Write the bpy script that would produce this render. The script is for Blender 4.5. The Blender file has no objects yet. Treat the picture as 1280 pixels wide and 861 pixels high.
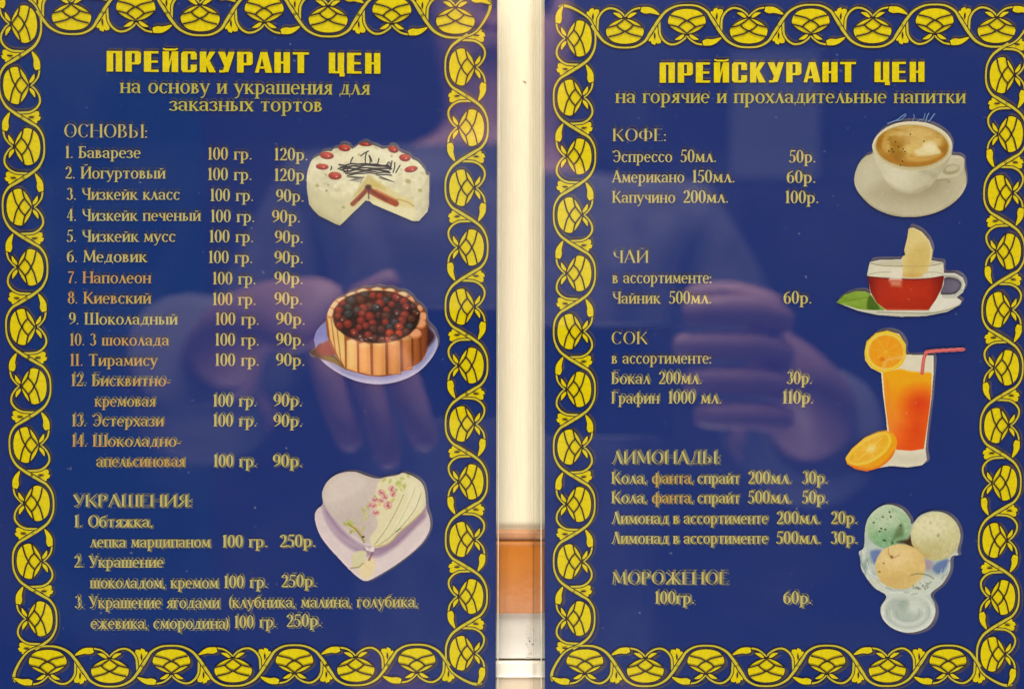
import bpy, bmesh, math, random
import numpy as np
from mathutils import Vector, Matrix

random.seed(7); np.random.seed(7)
SC = bpy.context.scene
R = math.radians

# ------------------------------------------------------------------ camera, world, lights, exposure
PITCH = R(2.3)
FPX = 1280 * 28 / 36.0                      # focal length in photograph pixels
cam_d = bpy.data.cameras.new('camera'); cam = bpy.data.objects.new('camera', cam_d)
SC.collection.objects.link(cam)
cam_d.lens = 28; cam_d.sensor_width = 36; cam_d.clip_start = 0.002; cam_d.clip_end = 50
cam.location = (0, 0, 0); cam.rotation_euler = (R(90) - PITCH, 0, 0)
cam_d.dof.use_dof = True; cam_d.dof.focus_distance = 0.240; cam_d.dof.aperture_fstop = 5.6
SC.camera = cam

W = bpy.data.worlds.new('World'); SC.world = W; W.use_nodes = True
W.node_tree.nodes['Background'].inputs[0].default_value = (1.0, 0.95, 0.88, 1)
W.node_tree.nodes['Background'].inputs[1].default_value = 0.28

def area(name, loc, target, sx, sy, power, col):
    d = bpy.data.lights.new(name, 'AREA'); d.shape = 'RECTANGLE'; d.size = sx; d.size_y = sy
    d.energy = power; d.color = col
    o = bpy.data.objects.new(name, d); SC.collection.objects.link(o)
    o.location = loc
    o.rotation_euler = (Vector(target) - Vector(loc)).to_track_quat('-Z', 'Y').to_euler()
    return o
area('ceiling_lamp', (0.02, -0.28, 0.95), (0, 0.22, -0.03), 0.7, 0.35, 15, (1.0, 0.93, 0.80))
area('low_lamp', (0.0, -0.30, -0.85), (0, 0.22, -0.03), 0.6, 0.3, 17, (1.0, 0.95, 0.86))
area('hand_fill_light', (0.05, 0.12, 0.62), (0, -0.60, 0.22), 0.5, 0.12, 15, (1.0, 0.92, 0.82))  # added fill above the boards, brightens the photographer's hands for their reflection

SC.view_settings.view_transform = 'Standard'; SC.view_settings.look = 'None'
SC.view_settings.exposure = 0.0; SC.view_settings.gamma = 1.0

# ------------------------------------------------------------------ helpers
COL = SC.collection
def link(o, parent=None):
    COL.objects.link(o)
    if parent: o.parent = parent
    return o
def tag(o, label=None, cat=None, group=None, kind=None):
    if label: o['label'] = label
    if cat: o['category'] = cat
    if group: o['group'] = group
    if kind: o['kind'] = kind
    return o
def empty(name, loc=(0, 0, 0)):
    o = bpy.data.objects.new(name, None); o.location = loc; o.empty_display_size = .02
    return link(o)
def mesh_obj(name, verts, faces, mats, parent=None, mi=None, smooth=False):
    me = bpy.data.meshes.new(name); me.from_pydata([tuple(v) for v in verts], [], faces)
    for m in (mats if isinstance(mats, (list, tuple)) else [mats]): me.materials.append(m)
    if mi is not None: me.polygons.foreach_set('material_index', mi)
    if smooth: me.polygons.foreach_set('use_smooth', [True] * len(me.polygons))
    me.update()
    return link(bpy.data.objects.new(name, me), parent)
def box_data(x0, x1, y0, y1, z0, z1):
    v = [(x, y, z) for x in (x0, x1) for y in (y0, y1) for z in (z0, z1)]
    f = [(0, 1, 3, 2), (4, 6, 7, 5), (0, 4, 5, 1), (2, 3, 7, 6), (0, 2, 6, 4), (1, 5, 7, 3)]
    return v, f
def box(name, b, mat, parent=None, bevel=0, seg=3):
    v, f = box_data(*b); o = mesh_obj(name, v, f, mat, parent)
    if bevel:
        bm = bmesh.new(); bm.from_mesh(o.data)
        bmesh.ops.bevel(bm, geom=bm.edges[:], offset=bevel, segments=seg, affect='EDGES', profile=.5)
        bm.to_mesh(o.data); bm.free()
        o.data.polygons.foreach_set('use_smooth', [True] * len(o.data.polygons))
    return o
def lin(c):
    c = np.asarray(c, float) / 255.0
    return np.where(c <= .04045, c / 12.92, ((c + .055) / 1.055) ** 2.4)
PRINT_GAIN = 0.80
def ink(c, sub=0.012):                       # printed colour from the photographed tone
    return np.clip((lin(c) - sub), 0.002, 1) * PRINT_GAIN

# ------------------------------------------------------------------ materials
def nmat(name):
    m = bpy.data.materials.new(name); m.use_nodes = True
    return m, m.node_tree.nodes, m.node_tree.links, m.node_tree.nodes['Principled BSDF']
def mat(name, col, rough=.5, noise=0, nscale=50, spec=.5, bump=0, bscale=400, col2=None, metal=0):
    m, N, L, P = nmat(name)
    P.inputs['Roughness'].default_value = rough
    P.inputs['Specular IOR Level'].default_value = spec
    P.inputs['Metallic'].default_value = metal
    col = tuple(col) + (1,)
    tc = N.new('ShaderNodeTexCoord')
    n = N.new('ShaderNodeTexNoise'); n.inputs['Scale'].default_value = nscale; n.inputs['Detail'].default_value = 5
    L.new(tc.outputs['Object'], n.inputs['Vector'])
    mx = N.new('ShaderNodeMix'); mx.data_type = 'RGBA'
    c2 = tuple(col2) + (1,) if col2 is not None else tuple(min(1, c * (1 - noise)) for c in col[:3]) + (1,)
    mx.inputs[6].default_value = col; mx.inputs[7].default_value = c2
    mr = N.new('ShaderNodeMapRange'); mr.inputs[1].default_value = .35; mr.inputs[2].default_value = .65
    L.new(n.outputs['Fac'], mr.inputs[0]); L.new(mr.outputs[0], mx.inputs[0])
    L.new(mx.outputs[2], P.inputs['Base Color'])
    if bump:
        n2 = N.new('ShaderNodeTexNoise'); n2.inputs['Scale'].default_value = bscale; n2.inputs['Detail'].default_value = 3
        L.new(tc.outputs['Object'], n2.inputs['Vector'])
        b = N.new('ShaderNodeBump'); b.inputs['Strength'].default_value = bump; b.inputs['Distance'].default_value = .0004
        L.new(n2.outputs['Fac'], b.inputs['Height']); L.new(b.outputs[0], P.inputs['Normal'])
    return m

BLUE = (0.0068, 0.0285, 0.198)
M_blue = mat('printed_blue', BLUE, .6, nscale=1800, spec=.05, col2=(0.0120, 0.0290, 0.158))
M_yel = mat('printed_yellow', (.78, .66, .002), .6, nscale=900, spec=.03, col2=(.70, .56, .003))
M_vine = mat('printed_old_gold', (.56, .50, .060), .6, nscale=500, spec=.03, col2=(.64, .54, .020))
M_brown = mat('printed_brown_line', (0.040, 0.022, 0.024), .6, .3, 600, spec=.15)
M_text = mat('printed_pale_yellow', ink((216, 208, 132), 0), .6, nscale=55, spec=.05, col2=ink((220, 200, 112), 0))
M_warm = mat('text_painted_warm_reflection', ink((222, 168, 92), 0), .6, nscale=70, spec=.05, col2=ink((214, 190, 98), 0))  # pale lettering with a warm reflection painted into its colour
M_sub = mat('printed_lime_yellow', ink((214, 204, 84), 0), .6, .15, 80, spec=.15)
M_ghost = mat('painted_reflection_grey', (0.070, 0.064, 0.105), .6, .3, 300, spec=.1)  # glass double image painted as flat offset layers in the ghost and halo tones
M_halo = mat('painted_reflection_halo', (0.145, 0.135, 0.205), .6, .3, 200, spec=.1)
M_ghost_f = mat('painted_reflection_faint', (0.062, 0.058, 0.098), .6, .3, 300, spec=.1)
M_ghost_t = mat('painted_reflection_olive', (0.235, 0.225, 0.140), .6, .3, 300, spec=.1)
M_paper = mat('white_paper_edge', (.72, .70, .62), .7, .1, 300)

def photo_mat():
    m, N, L, P = nmat('printed_photograph_ink')
    a = N.new('ShaderNodeVertexColor'); a.layer_name = 'ink'
    L.new(a.outputs['Color'], P.inputs['Base Color'])
    P.inputs['Roughness'].default_value = .6; P.inputs['Specular IOR Level'].default_value = .15
    return m
M_photo = photo_mat()

def acrylic(name, tint, ior, rough=.015, dust=0.0):
    m, N, L, P = nmat(name); N.remove(P)
    out = [n for n in N if n.type == 'OUTPUT_MATERIAL'][0]
    fr = N.new('ShaderNodeFresnel'); ge = N.new('ShaderNodeNewGeometry')
    io = N.new('ShaderNodeMix'); io.data_type = 'FLOAT'; io.inputs[2].default_value = ior; io.inputs[3].default_value = 1 / ior
    L.new(ge.outputs['Backfacing'], io.inputs[0]); L.new(io.outputs[0], fr.inputs['IOR'])
    tr = N.new('ShaderNodeBsdfTransparent'); tr.inputs[0].default_value = tuple(tint) + (1,)
    gl = N.new('ShaderNodeBsdfGlossy'); gl.inputs['Roughness'].default_value = rough
    mx = N.new('ShaderNodeMixShader')
    L.new(fr.outputs[0], mx.inputs[0]); L.new(tr.outputs[0], mx.inputs[1]); L.new(gl.outputs[0], mx.inputs[2])
    if dust:
        tc = N.new('ShaderNodeTexCoord')
        n = N.new('ShaderNodeTexNoise'); n.inputs['Scale'].default_value = 700; n.inputs['Detail'].default_value = 1
        L.new(tc.outputs['Object'], n.inputs['Vector'])
        mr = N.new('ShaderNodeMapRange'); mr.inputs[1].default_value = .77; mr.inputs[2].default_value = .84; mr.inputs[4].default_value = dust
        L.new(n.outputs['Fac'], mr.inputs[0])
        # a breath of wiped grease, soft and broad
        n3 = N.new('ShaderNodeTexNoise'); n3.inputs['Scale'].default_value = 14; n3.inputs['Detail'].default_value = 4
        n3.inputs['Distortion'].default_value = 1.5
        L.new(tc.outputs['Object'], n3.inputs['Vector'])
        m3 = N.new('ShaderNodeMapRange'); m3.inputs[1].default_value = .45; m3.inputs[2].default_value = .75; m3.inputs[4].default_value = .007
        L.new(n3.outputs['Fac'], m3.inputs[0])
        ad = N.new('ShaderNodeMath'); ad.operation = 'ADD'; ad.use_clamp = True
        L.new(mr.outputs[0], ad.inputs[0]); L.new(m3.outputs[0], ad.inputs[1])
        df = N.new('ShaderNodeBsdfDiffuse'); df.inputs[0].default_value = (.62, .62, .64, 1)
        m2 = N.new('ShaderNodeMixShader')
        L.new(ad.outputs[0], m2.inputs[0]); L.new(mx.outputs[0], m2.inputs[1]); L.new(df.outputs[0], m2.inputs[2])
        L.new(m2.outputs[0], out.inputs[0])
    else:
        L.new(mx.outputs[0], out.inputs[0])
    return m
M_pane = acrylic('clear_acrylic', (.97, .975, .97), 1.66, dust=.14)
M_back = acrylic('clear_acrylic_back', (.985, .985, .975), 1.2)
M_edge = mat('frosted_acrylic_edge', (.62, .60, .52), .3, .2, 300)
M_edge2 = acrylic('clear_acrylic_back_edge', (.93, .92, .90), 1.25)

# ------------------------------------------------------------------ boards: pose and mapping
PU = 0.0186                                   # one ornament pitch, metres
BW, BH = 7.6872, 11.4249
A_ROW, A_COL, M_ROW, D_ROW, Q_COL, D_COL, M_COL = 1.1613, 1.2807, .4997, .0788, .9465, .0894, .348
POSE = [(0.0506, -0.0178, 0.0024, -4.2278, 0.0301, 12.7816), (0.029, 0.0021, -0.0015, 4.5154, 0.0842, 13.0285)]
def rot3(a, b, c):
    return (Matrix.Rotation(c, 3, 'Z') @ Matrix.Rotation(b, 3, 'Y') @ Matrix.Rotation(a, 3, 'X'))
CAMR = Matrix.Rotation(-PITCH, 3, 'X')
def cam2world(v):                             # camera frame: x right, y down, z forward
    return CAMR @ Vector((v[0], v[2], -v[1]))
MG = 0.135                                    # paper margin outside the ornament, pitches
MGB = 0.35
class Board:
    def __init__(s, i):
        p = POSE[i]; s.M = rot3(*p[:3]); s.t = Vector(p[3:])
        s.c = s.t * PU
        ex = cam2world(s.M @ Vector((1, 0, 0))); ey = cam2world(s.M @ Vector((0, -1, 0))); ez = cam2world(s.M @ Vector((0, 0, -1)))
        org = cam2world(s.c + s.M @ Vector((0, (BH / 2 + MGB) * PU, 0)))
        m = Matrix((ex, ey, ez)).transposed().to_4x4(); m.translation = org
        s.mat = m
        s.w = (BW / 2 + MG) * PU; s.h = (BH + 2 * MGB) * PU
        Minv = s.M.transposed(); s.Mi = np.array(Minv); s.tn = np.array(s.t)
    def loc(s, X, Y):                         # photo pixels -> sheet coordinates (metres, y up from bottom edge)
        X = np.asarray(X, float); Y = np.asarray(Y, float)
        d = np.stack([(X - 640) / FPX, (Y - 430.5) / FPX, np.ones_like(X)], -1)
        dl = d @ s.Mi.T; ol = -s.Mi @ s.tn
        k = -ol[2] / dl[..., 2]
        x = ol[0] + k * dl[..., 0]; y = ol[1] + k * dl[..., 1]
        return x * PU, (BH / 2 + MGB - y) * PU
    def bl(s, bx, by):                        # ornament-frame coords (pitches, from top-left, y down) -> sheet
        return (bx - BW / 2) * PU, (BH + MGB - by) * PU
BD = [Board(0), Board(1)]

# ------------------------------------------------------------------ wall, rail and counter between the boards
CZ = lambda y, depth: (lambda v: v)(None)
def at(X, Y, yw):                             # photo pixel on the vertical plane y = yw
    d = cam2world(((X - 640) / FPX, (Y - 430.5) / FPX, 1)); k = yw / d.y
    return d * k
WY = 0.2470
zt = at(640, 664, WY).z
# ribbed wall: fine vertical ribs, real relief
m_wall, N, L, P = nmat('cream_ribbed_wallcovering')
tc = N.new('ShaderNodeTexCoord'); mp = N.new('ShaderNodeMapping'); mp.inputs['Scale'].default_value = (4200, 1, 130)
n = N.new('ShaderNodeTexNoise'); n.inputs['Scale'].default_value = 1; n.inputs['Detail'].default_value = 3
L.new(tc.outputs['Object'], mp.inputs[0]); L.new(mp.outputs[0], n.inputs['Vector'])
cr = N.new('ShaderNodeValToRGB'); cr.color_ramp.elements[0].position = .33; cr.color_ramp.elements[1].position = .62
cr.color_ramp.elements[0].color = (.70, .63, .465, 1); cr.color_ramp.elements[1].color = (.745, .69, .52, 1)
L.new(n.outputs['Fac'], cr.inputs[0]); L.new(cr.outputs[0], P.inputs['Base Color'])
P.inputs['Roughness'].default_value = .75; P.inputs['Specular IOR Level'].default_value = .2
def ribbed(x0, x1, z0, z1, y, pitch, amp):
    n = int((x1 - x0) / pitch) * 4; v = []; f = []
    for i in range(n + 1):
        x = x0 + (x1 - x0) * i / n
        yy = y - amp * (0, .7, 1, .7)[i % 4] * (1 + .35 * math.sin(x * 900) * math.sin(x * 4177))
        v += [(x, yy, z0), (x, yy, z1)]
    for i in range(n): f.append((2 * i, 2 * i + 2, 2 * i + 3, 2 * i + 1))
    return v, f
v, f = ribbed(-.34, .34, zt - .01, .30, WY, .00066, .00005)
wall = mesh_obj('back_wall', v, f, m_wall); tag(wall, kind='structure')
sp = at(655.5, 103, WY)                       # the small dark fleck on the wallcovering
fleck = mesh_obj('wall_fleck', [(sp.x + .00045 * a, WY - .00018 - .0001 * (i % 2), sp.z + .00035 * b) for i, (a, b) in
        enumerate([(-1.6, .9), (-.3, .7), (.9, -.2), (1.7, -1.0), (.6, -.9), (-.6, .1)])], [(0, 5, 4, 3, 2, 1)],
        mat('dark_fleck', (.16, .12, .05), .8), wall)
# rail
def profile(name, pts, mat_, x0=-.34, x1=.34, parent=None, smooth=True):
    v = []; f = []
    for (y, z) in pts: v += [(x0, y, z), (x1, y, z)]
    for i in range(len(pts) - 1): f.append((2 * i, 2 * i + 1, 2 * i + 3, 2 * i + 2))
    return mesh_obj(name, v, f, mat_, parent, smooth=smooth)
z1 = at(640, 664, WY - .002).z; z2 = at(640, 680, WY - .006).z; z3 = at(640, 697, WY - .0075).z; z4 = at(640, 772, WY - .0075).z
m_rail_top = mat('light_brown_laminate', (.50, .245, .12), .5, .2, 260, spec=.3, bump=.3)
m_rail = mat('orange_brown_laminate', (.44, .150, .020), .45, nscale=90, spec=.2, col2=(.38, .125, .015), bump=.3, bscale=700)
rail = empty('wall_rail', (0, WY, z4))
tag(rail, 'orange brown laminate rail with rounded lit lip, between the two blue price boards', 'rail')
def child_profile(name, pts, m_, root):
    o = profile(name, [(y - root.location.y, z - root.location.z) for y, z in pts], m_, parent=root)
    return o
child_profile('top_band', [(WY, z1), (WY - .0012, z1 - .0001), (WY - .0018, z1 - .0006), (WY - .0020, z2 + .0001), (WY - .0018, z2 - .0001)], m_rail_top, rail)
rr = [(WY - .0018, z2 - .0001)]
for i in range(13):
    a = i / 12 * math.pi / 2
    rr.append((WY - .0020 - .0018 * math.sin(a), z2 - .0002 - (z2 - z3) * (1 - math.cos(a))))
rr += [(WY - .0038, z4 + .0004), (WY - .0035, z4), (WY, z4)]
child_profile('rounded_lip', rr, m_rail, rail)
# rough chipped line along the seam
cv = []; cf = []
random.seed(3)
for i in range(170):
    x = -.05 + i * .0006 + random.uniform(-.0002, .0002); h = random.uniform(.00004, .00022); w = random.uniform(.0001, .0004)
    b = len(cv); zz = z2 - .0001 + random.uniform(-.0001, .0001) - z4
    for (dx, dz) in ((-w, -h), (w, -h), (w * .7, h), (-w * .6, h * .8)): cv.append((x + dx, -.0020, zz + dz))
    for (dx, dz) in ((-w, -h), (w, -h), (w * .7, h), (-w * .6, h * .8)): cv.append((x + dx * .5, -.0022, zz + dz * .5))
    cf += [(b + 4, b + 5, b + 6, b + 7)] + [(b + k, b + (k + 1) % 4, b + 4 + (k + 1) % 4, b + 4 + k) for k in range(4)]
seam = mesh_obj('chipped_seam', cv, cf, mat('dark_chipped_edge', (.24, .10, .035), .7), rail)
# white cabinet below
m_cab = mat('off_white_laminate', (.60, .57, .50), .4, .08, 120, bump=.15, bscale=500)
m_cab2 = mat('bright_white_trim', (.84, .80, .70), .3, .1, 100)
m_gap = mat('dark_joint', (.10, .08, .06), .8)
zl = at(640, 828, WY - .004).z; zb = at(640, 853, WY - .006).z
cab = empty('white_cabinet_front', (0, WY, -.30))
tag(cab, 'off white laminate cabinet front with thin dark joint under the orange brown rail', 'cabinet')
def cbox(name, x0, x1, y0, y1, z0_, z1_, m_, bev=0.0004):
    o = box(name, (x0, x1, y0, y1, z0_ + .30, z1_ + .30), m_, cab, bev); o.location = (0, -WY, 0); return o
cbox('upper_panel', -.34, .34, WY - .0020, WY + .004, zl + .0003, z4 - .0002, m_cab)
cbox('joint', -.34, .34, WY - .0008, WY + .0035, zl - .0006, zl + .0010, m_gap, 0)
cbox('white_trim', -.34, .34, WY - .0030, WY + .004, zb, zl - .0003, m_cab2, .0009)
cbox('lower_panel', -.34, .34, WY - .0020, WY + .004, -.30, zb - .0004, mat('beige_laminate', (.66, .56, .42), .4, .1, 100))
# faint grey scuffs left of the right board
sv = []; sf = []
for (px, py) in ((661, 783), (659, 791), (662, 799), (660, 807), (662, 815), (668, 788), (668, 803), (660, 820)):
    for k in range(5):
        p = at(px + random.uniform(-2.5, 2.5), py + random.uniform(-3, 3), WY - .00205); b = len(sv); r_ = random.uniform(.0001, .0004)
        for j in range(6):
            a = j / 6 * 2 * math.pi
            sv.append((p.x + r_ * math.cos(a) * random.uniform(.6, 1.2), WY - .00208, p.z + .30 + r_ * math.sin(a) * random.uniform(.5, 1)))
        sf.append(tuple(range(b, b + 6)))
o = mesh_obj('scuff_marks', sv, sf, mat('grey_scuff', (.64, .59, .48), .6), cab); o.location = (0, -WY, 0)

# ------------------------------------------------------------------ flat-print geometry
class Print:
    """collects flat polygons; every polygon sits a hair above the one before"""
    def __init__(s, st=2e-6): s.v = []; s.f = []; s.m = []; s.k = 0; s.st = st
    def poly(s, pts, z, mi=0, step=2e-6):
        b = len(s.v); zz = z + (s.k % 40) * s.st; s.k += 1
        s.v += [(x, y, zz) for x, y in pts]; s.f.append(tuple(range(b, b + len(pts)))); s.m.append(mi)
    def ribbon(s, pts, w, z, mi=0, cap=True):
        """pts Nx2, w scalar or N widths"""
        p = np.asarray(pts, float); n = len(p); w = np.broadcast_to(np.asarray(w, float), (n,))
        t = np.gradient(p, axis=0); t /= np.linalg.norm(t, axis=1)[:, None] + 1e-12
        nn = np.c_[-t[:, 1], t[:, 0]] * (w / 2)[:, None]
        b = len(s.v); zz = z + (s.k % 40) * s.st; s.k += 1
        for i in range(n):
            s.v += [(p[i, 0] + nn[i, 0], p[i, 1] + nn[i, 1], zz), (p[i, 0] - nn[i, 0], p[i, 1] - nn[i, 1], zz)]
        for i in range(n - 1):
            s.f.append((b + 2 * i, b + 2 * i + 1, b + 2 * i + 3, b + 2 * i + 2)); s.m.append(mi)
    def build(s, name, mats, parent, flip=True):
        return mesh_obj(name, s.v, s.f, mats, parent, mi=s.m)
def cr_spline(pts, n=6, closed=False):
    p = np.asarray(pts, float)
    if closed: q = np.vstack([p[-1], p, p[0], p[1]])
    else: q = np.vstack([2 * p[0] - p[1], p, 2 * p[-1] - p[-2]])
    out = []
    for i in range(1, len(q) - 2):
        for j in range(n):
            t = j / n; a, b, c, d = q[i - 1], q[i], q[i + 1], q[i + 2]
            out.append(.5 * ((2 * b) + (-a + c) * t + (2 * a - 5 * b + 4 * c - d) * t * t + (-a + 3 * b - 3 * c + d) * t ** 3))
    if not closed: out.append(q[-2])
    return np.array(out)

# ------------------------------------------------------------------ border ornament (one cell = one printed sprig)
K = 1 / 79.8                                   # design px -> pitches
def cell_shapes(kind='mid'):
    """list of (type, pts, width, material) in design px, leaf side down, long leaf towards +u"""
    S = []
    if kind == 'last':
        vine = [(-47.8, -9.5), (-41.6, 0), (-36, 8.5), (-27, 19), (-14, 25.5), (0, 27), (14, 25.2), (26, 19), (35, 8), (42, -5), (44, -14), (42, -20)]
    else:
        vine = [(-47.8, -9.5), (-41.6, 0), (-36, 8.5), (-27, 19), (-14, 25.5), (0, 27), (14, 25.5), (25.5, 19), (32, 9.5), (38.2, 0), (43.8, -8.5)]
    vp = cr_spline(vine, 6); vp = vp[5:] if kind == 'last' else vp[5:-5]
    wv = 2.9 + .9 * np.cos(np.linspace(0, 2 * math.pi, len(vp)))
    tl = [(-36, 7), (-39.4, .5), (-43.2, -9.5), (-49.5, -16.5), (-48.5, -19.2), (-46.4, -18.6), (-45, -22), (-41, -23.6), (-39.6, -20.6), (-37.6, -22), (-33.8, -21.2), (-33.2, -18), (-36.2, -12), (-37.6, -3)]
    S.append(('p', np.array(tl, float), 0, 'yel'))
    S.append(('d', cr_spline([(-41.4, -8), (-40.2, -12), (-41.0, -16.5), (-42.8, -12)], 4, True), 0, 'line'))
    br = cr_spline([(-35.5, 8), (-35.2, -2), (-34.2, -10.5), (-29.6, -18), (-22, -22.8), (-13.5, -22.4), (-5.5, -18.2), (0.3, -12.6)], 6)
    S.append(('r', br, np.linspace(2.8, 2.0, len(br)), 'vine'))
    S.append(('r', vp, wv, 'vine'))
    b2 = cr_spline([(0.3, -12.6), (5, -17.3), (12, -21.8), (21.5, -23.6), (26, -23.4)], 6)
    S.append(('r', b2, np.linspace(1.8, 2.2, len(b2)), 'vine'))
    leaf = cr_spline([(20.5, -18.8), (26, -16.4), (33, -16.8), (44.5, -14.6), (39, -20.6), (31.5, -24.2), (22, -24.4), (21, -21.5)], 4, True)
    S.append(('p', leaf, 0, 'yel'))
    return S
def bud_shapes():
    S = []
    body = cr_spline([(0, -9.6), (-9, -7.5), (-17, -3.2), (-23, 2.2), (-24, 8), (-20.5, 15), (-13, 20), (0, 22), (13, 20), (20.5, 15), (24, 8), (23, 2.2), (17, -3.2), (9, -7.5)], 4, True)
    S.append(('p', body, 0, 'yel'))
    for sx in (1, -1):
        lf = cr_spline([(-3.4 * sx, -11.2), (-7 * sx, -11.2), (-13.6 * sx, -15.6), (-14.8 * sx, -17.2), (-9.2 * sx, -17.0), (-5.6 * sx, -14.8)], 4, True)
        S.append(('p', lf, 0, 'yel'))
        S.append(('l', cr_spline([(0, -9.4), (5.5 * sx, -5.2), (12.5 * sx, -.8), (23.6 * sx, 1.8)], 5), 1.9, 'line'))
        S.append(('l', cr_spline([(-11.2 * sx, -1.2), (-6 * sx, 3.6), (0, 6.6), (8 * sx, 10.4), (21.5 * sx, 13.6)], 5), 1.9, 'line'))
    return S
def inflate(pts, d):
    p = np.asarray(pts, float); t = np.roll(p, -1, 0) - np.roll(p, 1, 0); t /= np.linalg.norm(t, axis=1)[:, None] + 1e-9
    n = np.c_[t[:, 1], -t[:, 0]]
    a = 0.5 * np.sum(p[:, 0] * np.roll(p[:, 1], -1) - np.roll(p[:, 0], -1) * p[:, 1])
    return p + n * d * (1 if a > 0 else -1)
OUT = 1.25
def put_cell(pr, shapes, fn, zo, zy, ghost=False):
    mi = {'vine': 0, 'yel': 1, 'line': 2}
    for (ty, pts, w, m) in shapes:
        if ghost:
            if ty == 'r': pr.ribbon(fn(pts), np.asarray(w) * K * PU * 1.0, zo, 0)
            elif ty == 'p': pr.poly(fn(pts), zo, 0)
            continue
        zo += 1.2e-5
        if ty == 'r':
            pr.ribbon(fn(pts), (np.asarray(w) + 2 * OUT) * K * PU, zo, 2)
            pr.ribbon(fn(pts), np.asarray(w) * K * PU, zo + 6e-6, mi[m])
        elif ty == 'p':
            pr.poly(fn(inflate(pts, OUT)), zo, 2); pr.poly(fn(pts), zo + 6e-6, mi[m])
        elif ty == 'd': pr.poly(fn(pts), zy + 1e-4, 2)
        else: pr.ribbon(fn(pts), w * K * PU, zy + 1e-4, 2)
Z_GHOST, Z_OUT, Z_YEL, Z_TXT = 2e-5, 1.4e-4, 2.6e-4, 2.6e-4

def cells():
    """yields (centre bx, by, rotation angle in sheet plane, flip, u scale, kind): sheet y is up"""
    for k in range(7):                         # top row, u -> right
        yield (A_ROW + k, M_ROW - .012, 0, k % 2 == 0, 1, 'last' if k == 6 else 'mid')
        yield (BW - A_ROW - k, BH - M_ROW + .012, math.pi, k % 2 == 0, 1, 'last' if k == 6 else 'mid')
    for k in range(11):
        yield (BW - M_COL, A_COL + Q_COL * k, -math.pi / 2, k % 2 == 0, Q_COL, 'last' if k == 10 else 'mid')
        yield (M_COL, BH - A_COL - Q_COL * k, math.pi / 2, k % 2 == 0, Q_COL, 'last' if k == 10 else 'mid')
# flip=True (type A) mirrors v; in type A body is displaced inward
proto = {}
def proto_mesh(which):
    if which not in proto:
        pr = Print(0); f0 = lambda p: np.asarray(p) * K * PU
        put_cell(pr, bud_shapes() if which == 'bud' else cell_shapes(which), f0, 0, Z_YEL - Z_OUT)
        me = bpy.data.meshes.new('border_' + which); me.from_pydata(pr.v, [], pr.f)
        for m_ in (M_vine, M_yel, M_brown): me.materials.append(m_)
        me.polygons.foreach_set('material_index', pr.m); proto[which] = me
    return proto[which]

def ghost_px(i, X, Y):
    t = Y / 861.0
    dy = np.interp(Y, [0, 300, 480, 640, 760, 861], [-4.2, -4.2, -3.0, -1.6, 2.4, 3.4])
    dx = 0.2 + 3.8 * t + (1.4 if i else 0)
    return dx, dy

# ------------------------------------------------------------------ serif lettering, drawn stroke by stroke
T, t_ = .150, .062
class Gl:
    def __init__(s): s.p = []
    def line(s, x0, y0, x1, y1, w):
        s.p.append(('l', [(x0, y0), (x1, y1)], w))
    def stem(s, x, y0, y1, w=T, sb=True, st=True, q=.085):
        s.p.append(('q', [(x - w / 2, y0), (x + w / 2, y0), (x + w / 2, y1), (x - w / 2, y1)]))
        if sb: s.ser(x, y0, w / 2 + q, 1)
        if st: s.ser(x, y1, w / 2 + q, -1)
    def ser(s, x, y, hw, d):
        s.p.append(('q', [(x - hw, y), (x + hw, y), (x + hw * .72, y + .058 * d), (x - hw * .72, y + .058 * d)]))
    def bar(s, x0, x1, y, w=t_):
        s.p.append(('q', [(x0, y - w / 2), (x1, y - w / 2), (x1, y + w / 2), (x0, y + w / 2)]))
    def tick(s, x, y, d, h=.14):               # vertical beak at an arm end
        s.p.append(('q', [(x - .03, y), (x + .03, y), (x + .015, y + d * h), (x - .015, y + d * h)]))
    def arc(s, cx, cy, rx, ry, a0, a1, th=T, tn=t_):
        n = max(5, int(abs(a1 - a0) / 15) + 1); q = []; w = []
        for i in range(n + 1):
            a = R(a0 + (a1 - a0) * i / n)
            wi = tn + (th - tn) * abs(math.cos(a)) ** 1.6
            q.append((cx + (rx - wi / 2) * math.cos(a), cy + (ry - wi / 2) * math.sin(a))); w.append(wi)
        s.p.append(('a', q, w))
    def dot(s, x, y, r=.075):
        s.p.append(('q', [(x + r * math.cos(a * math.pi / 4), y + r * math.sin(a * math.pi / 4)) for a in range(8)]))
    def curve(s, pts, w):
        c = cr_spline(pts, 5)
        if not np.isscalar(w): w = np.interp(np.linspace(0, 1, len(c)), np.linspace(0, 1, len(w)), w)
        s.p.append(('a', c.tolist(), w if not np.isscalar(w) else [w] * len(c)))

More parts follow.
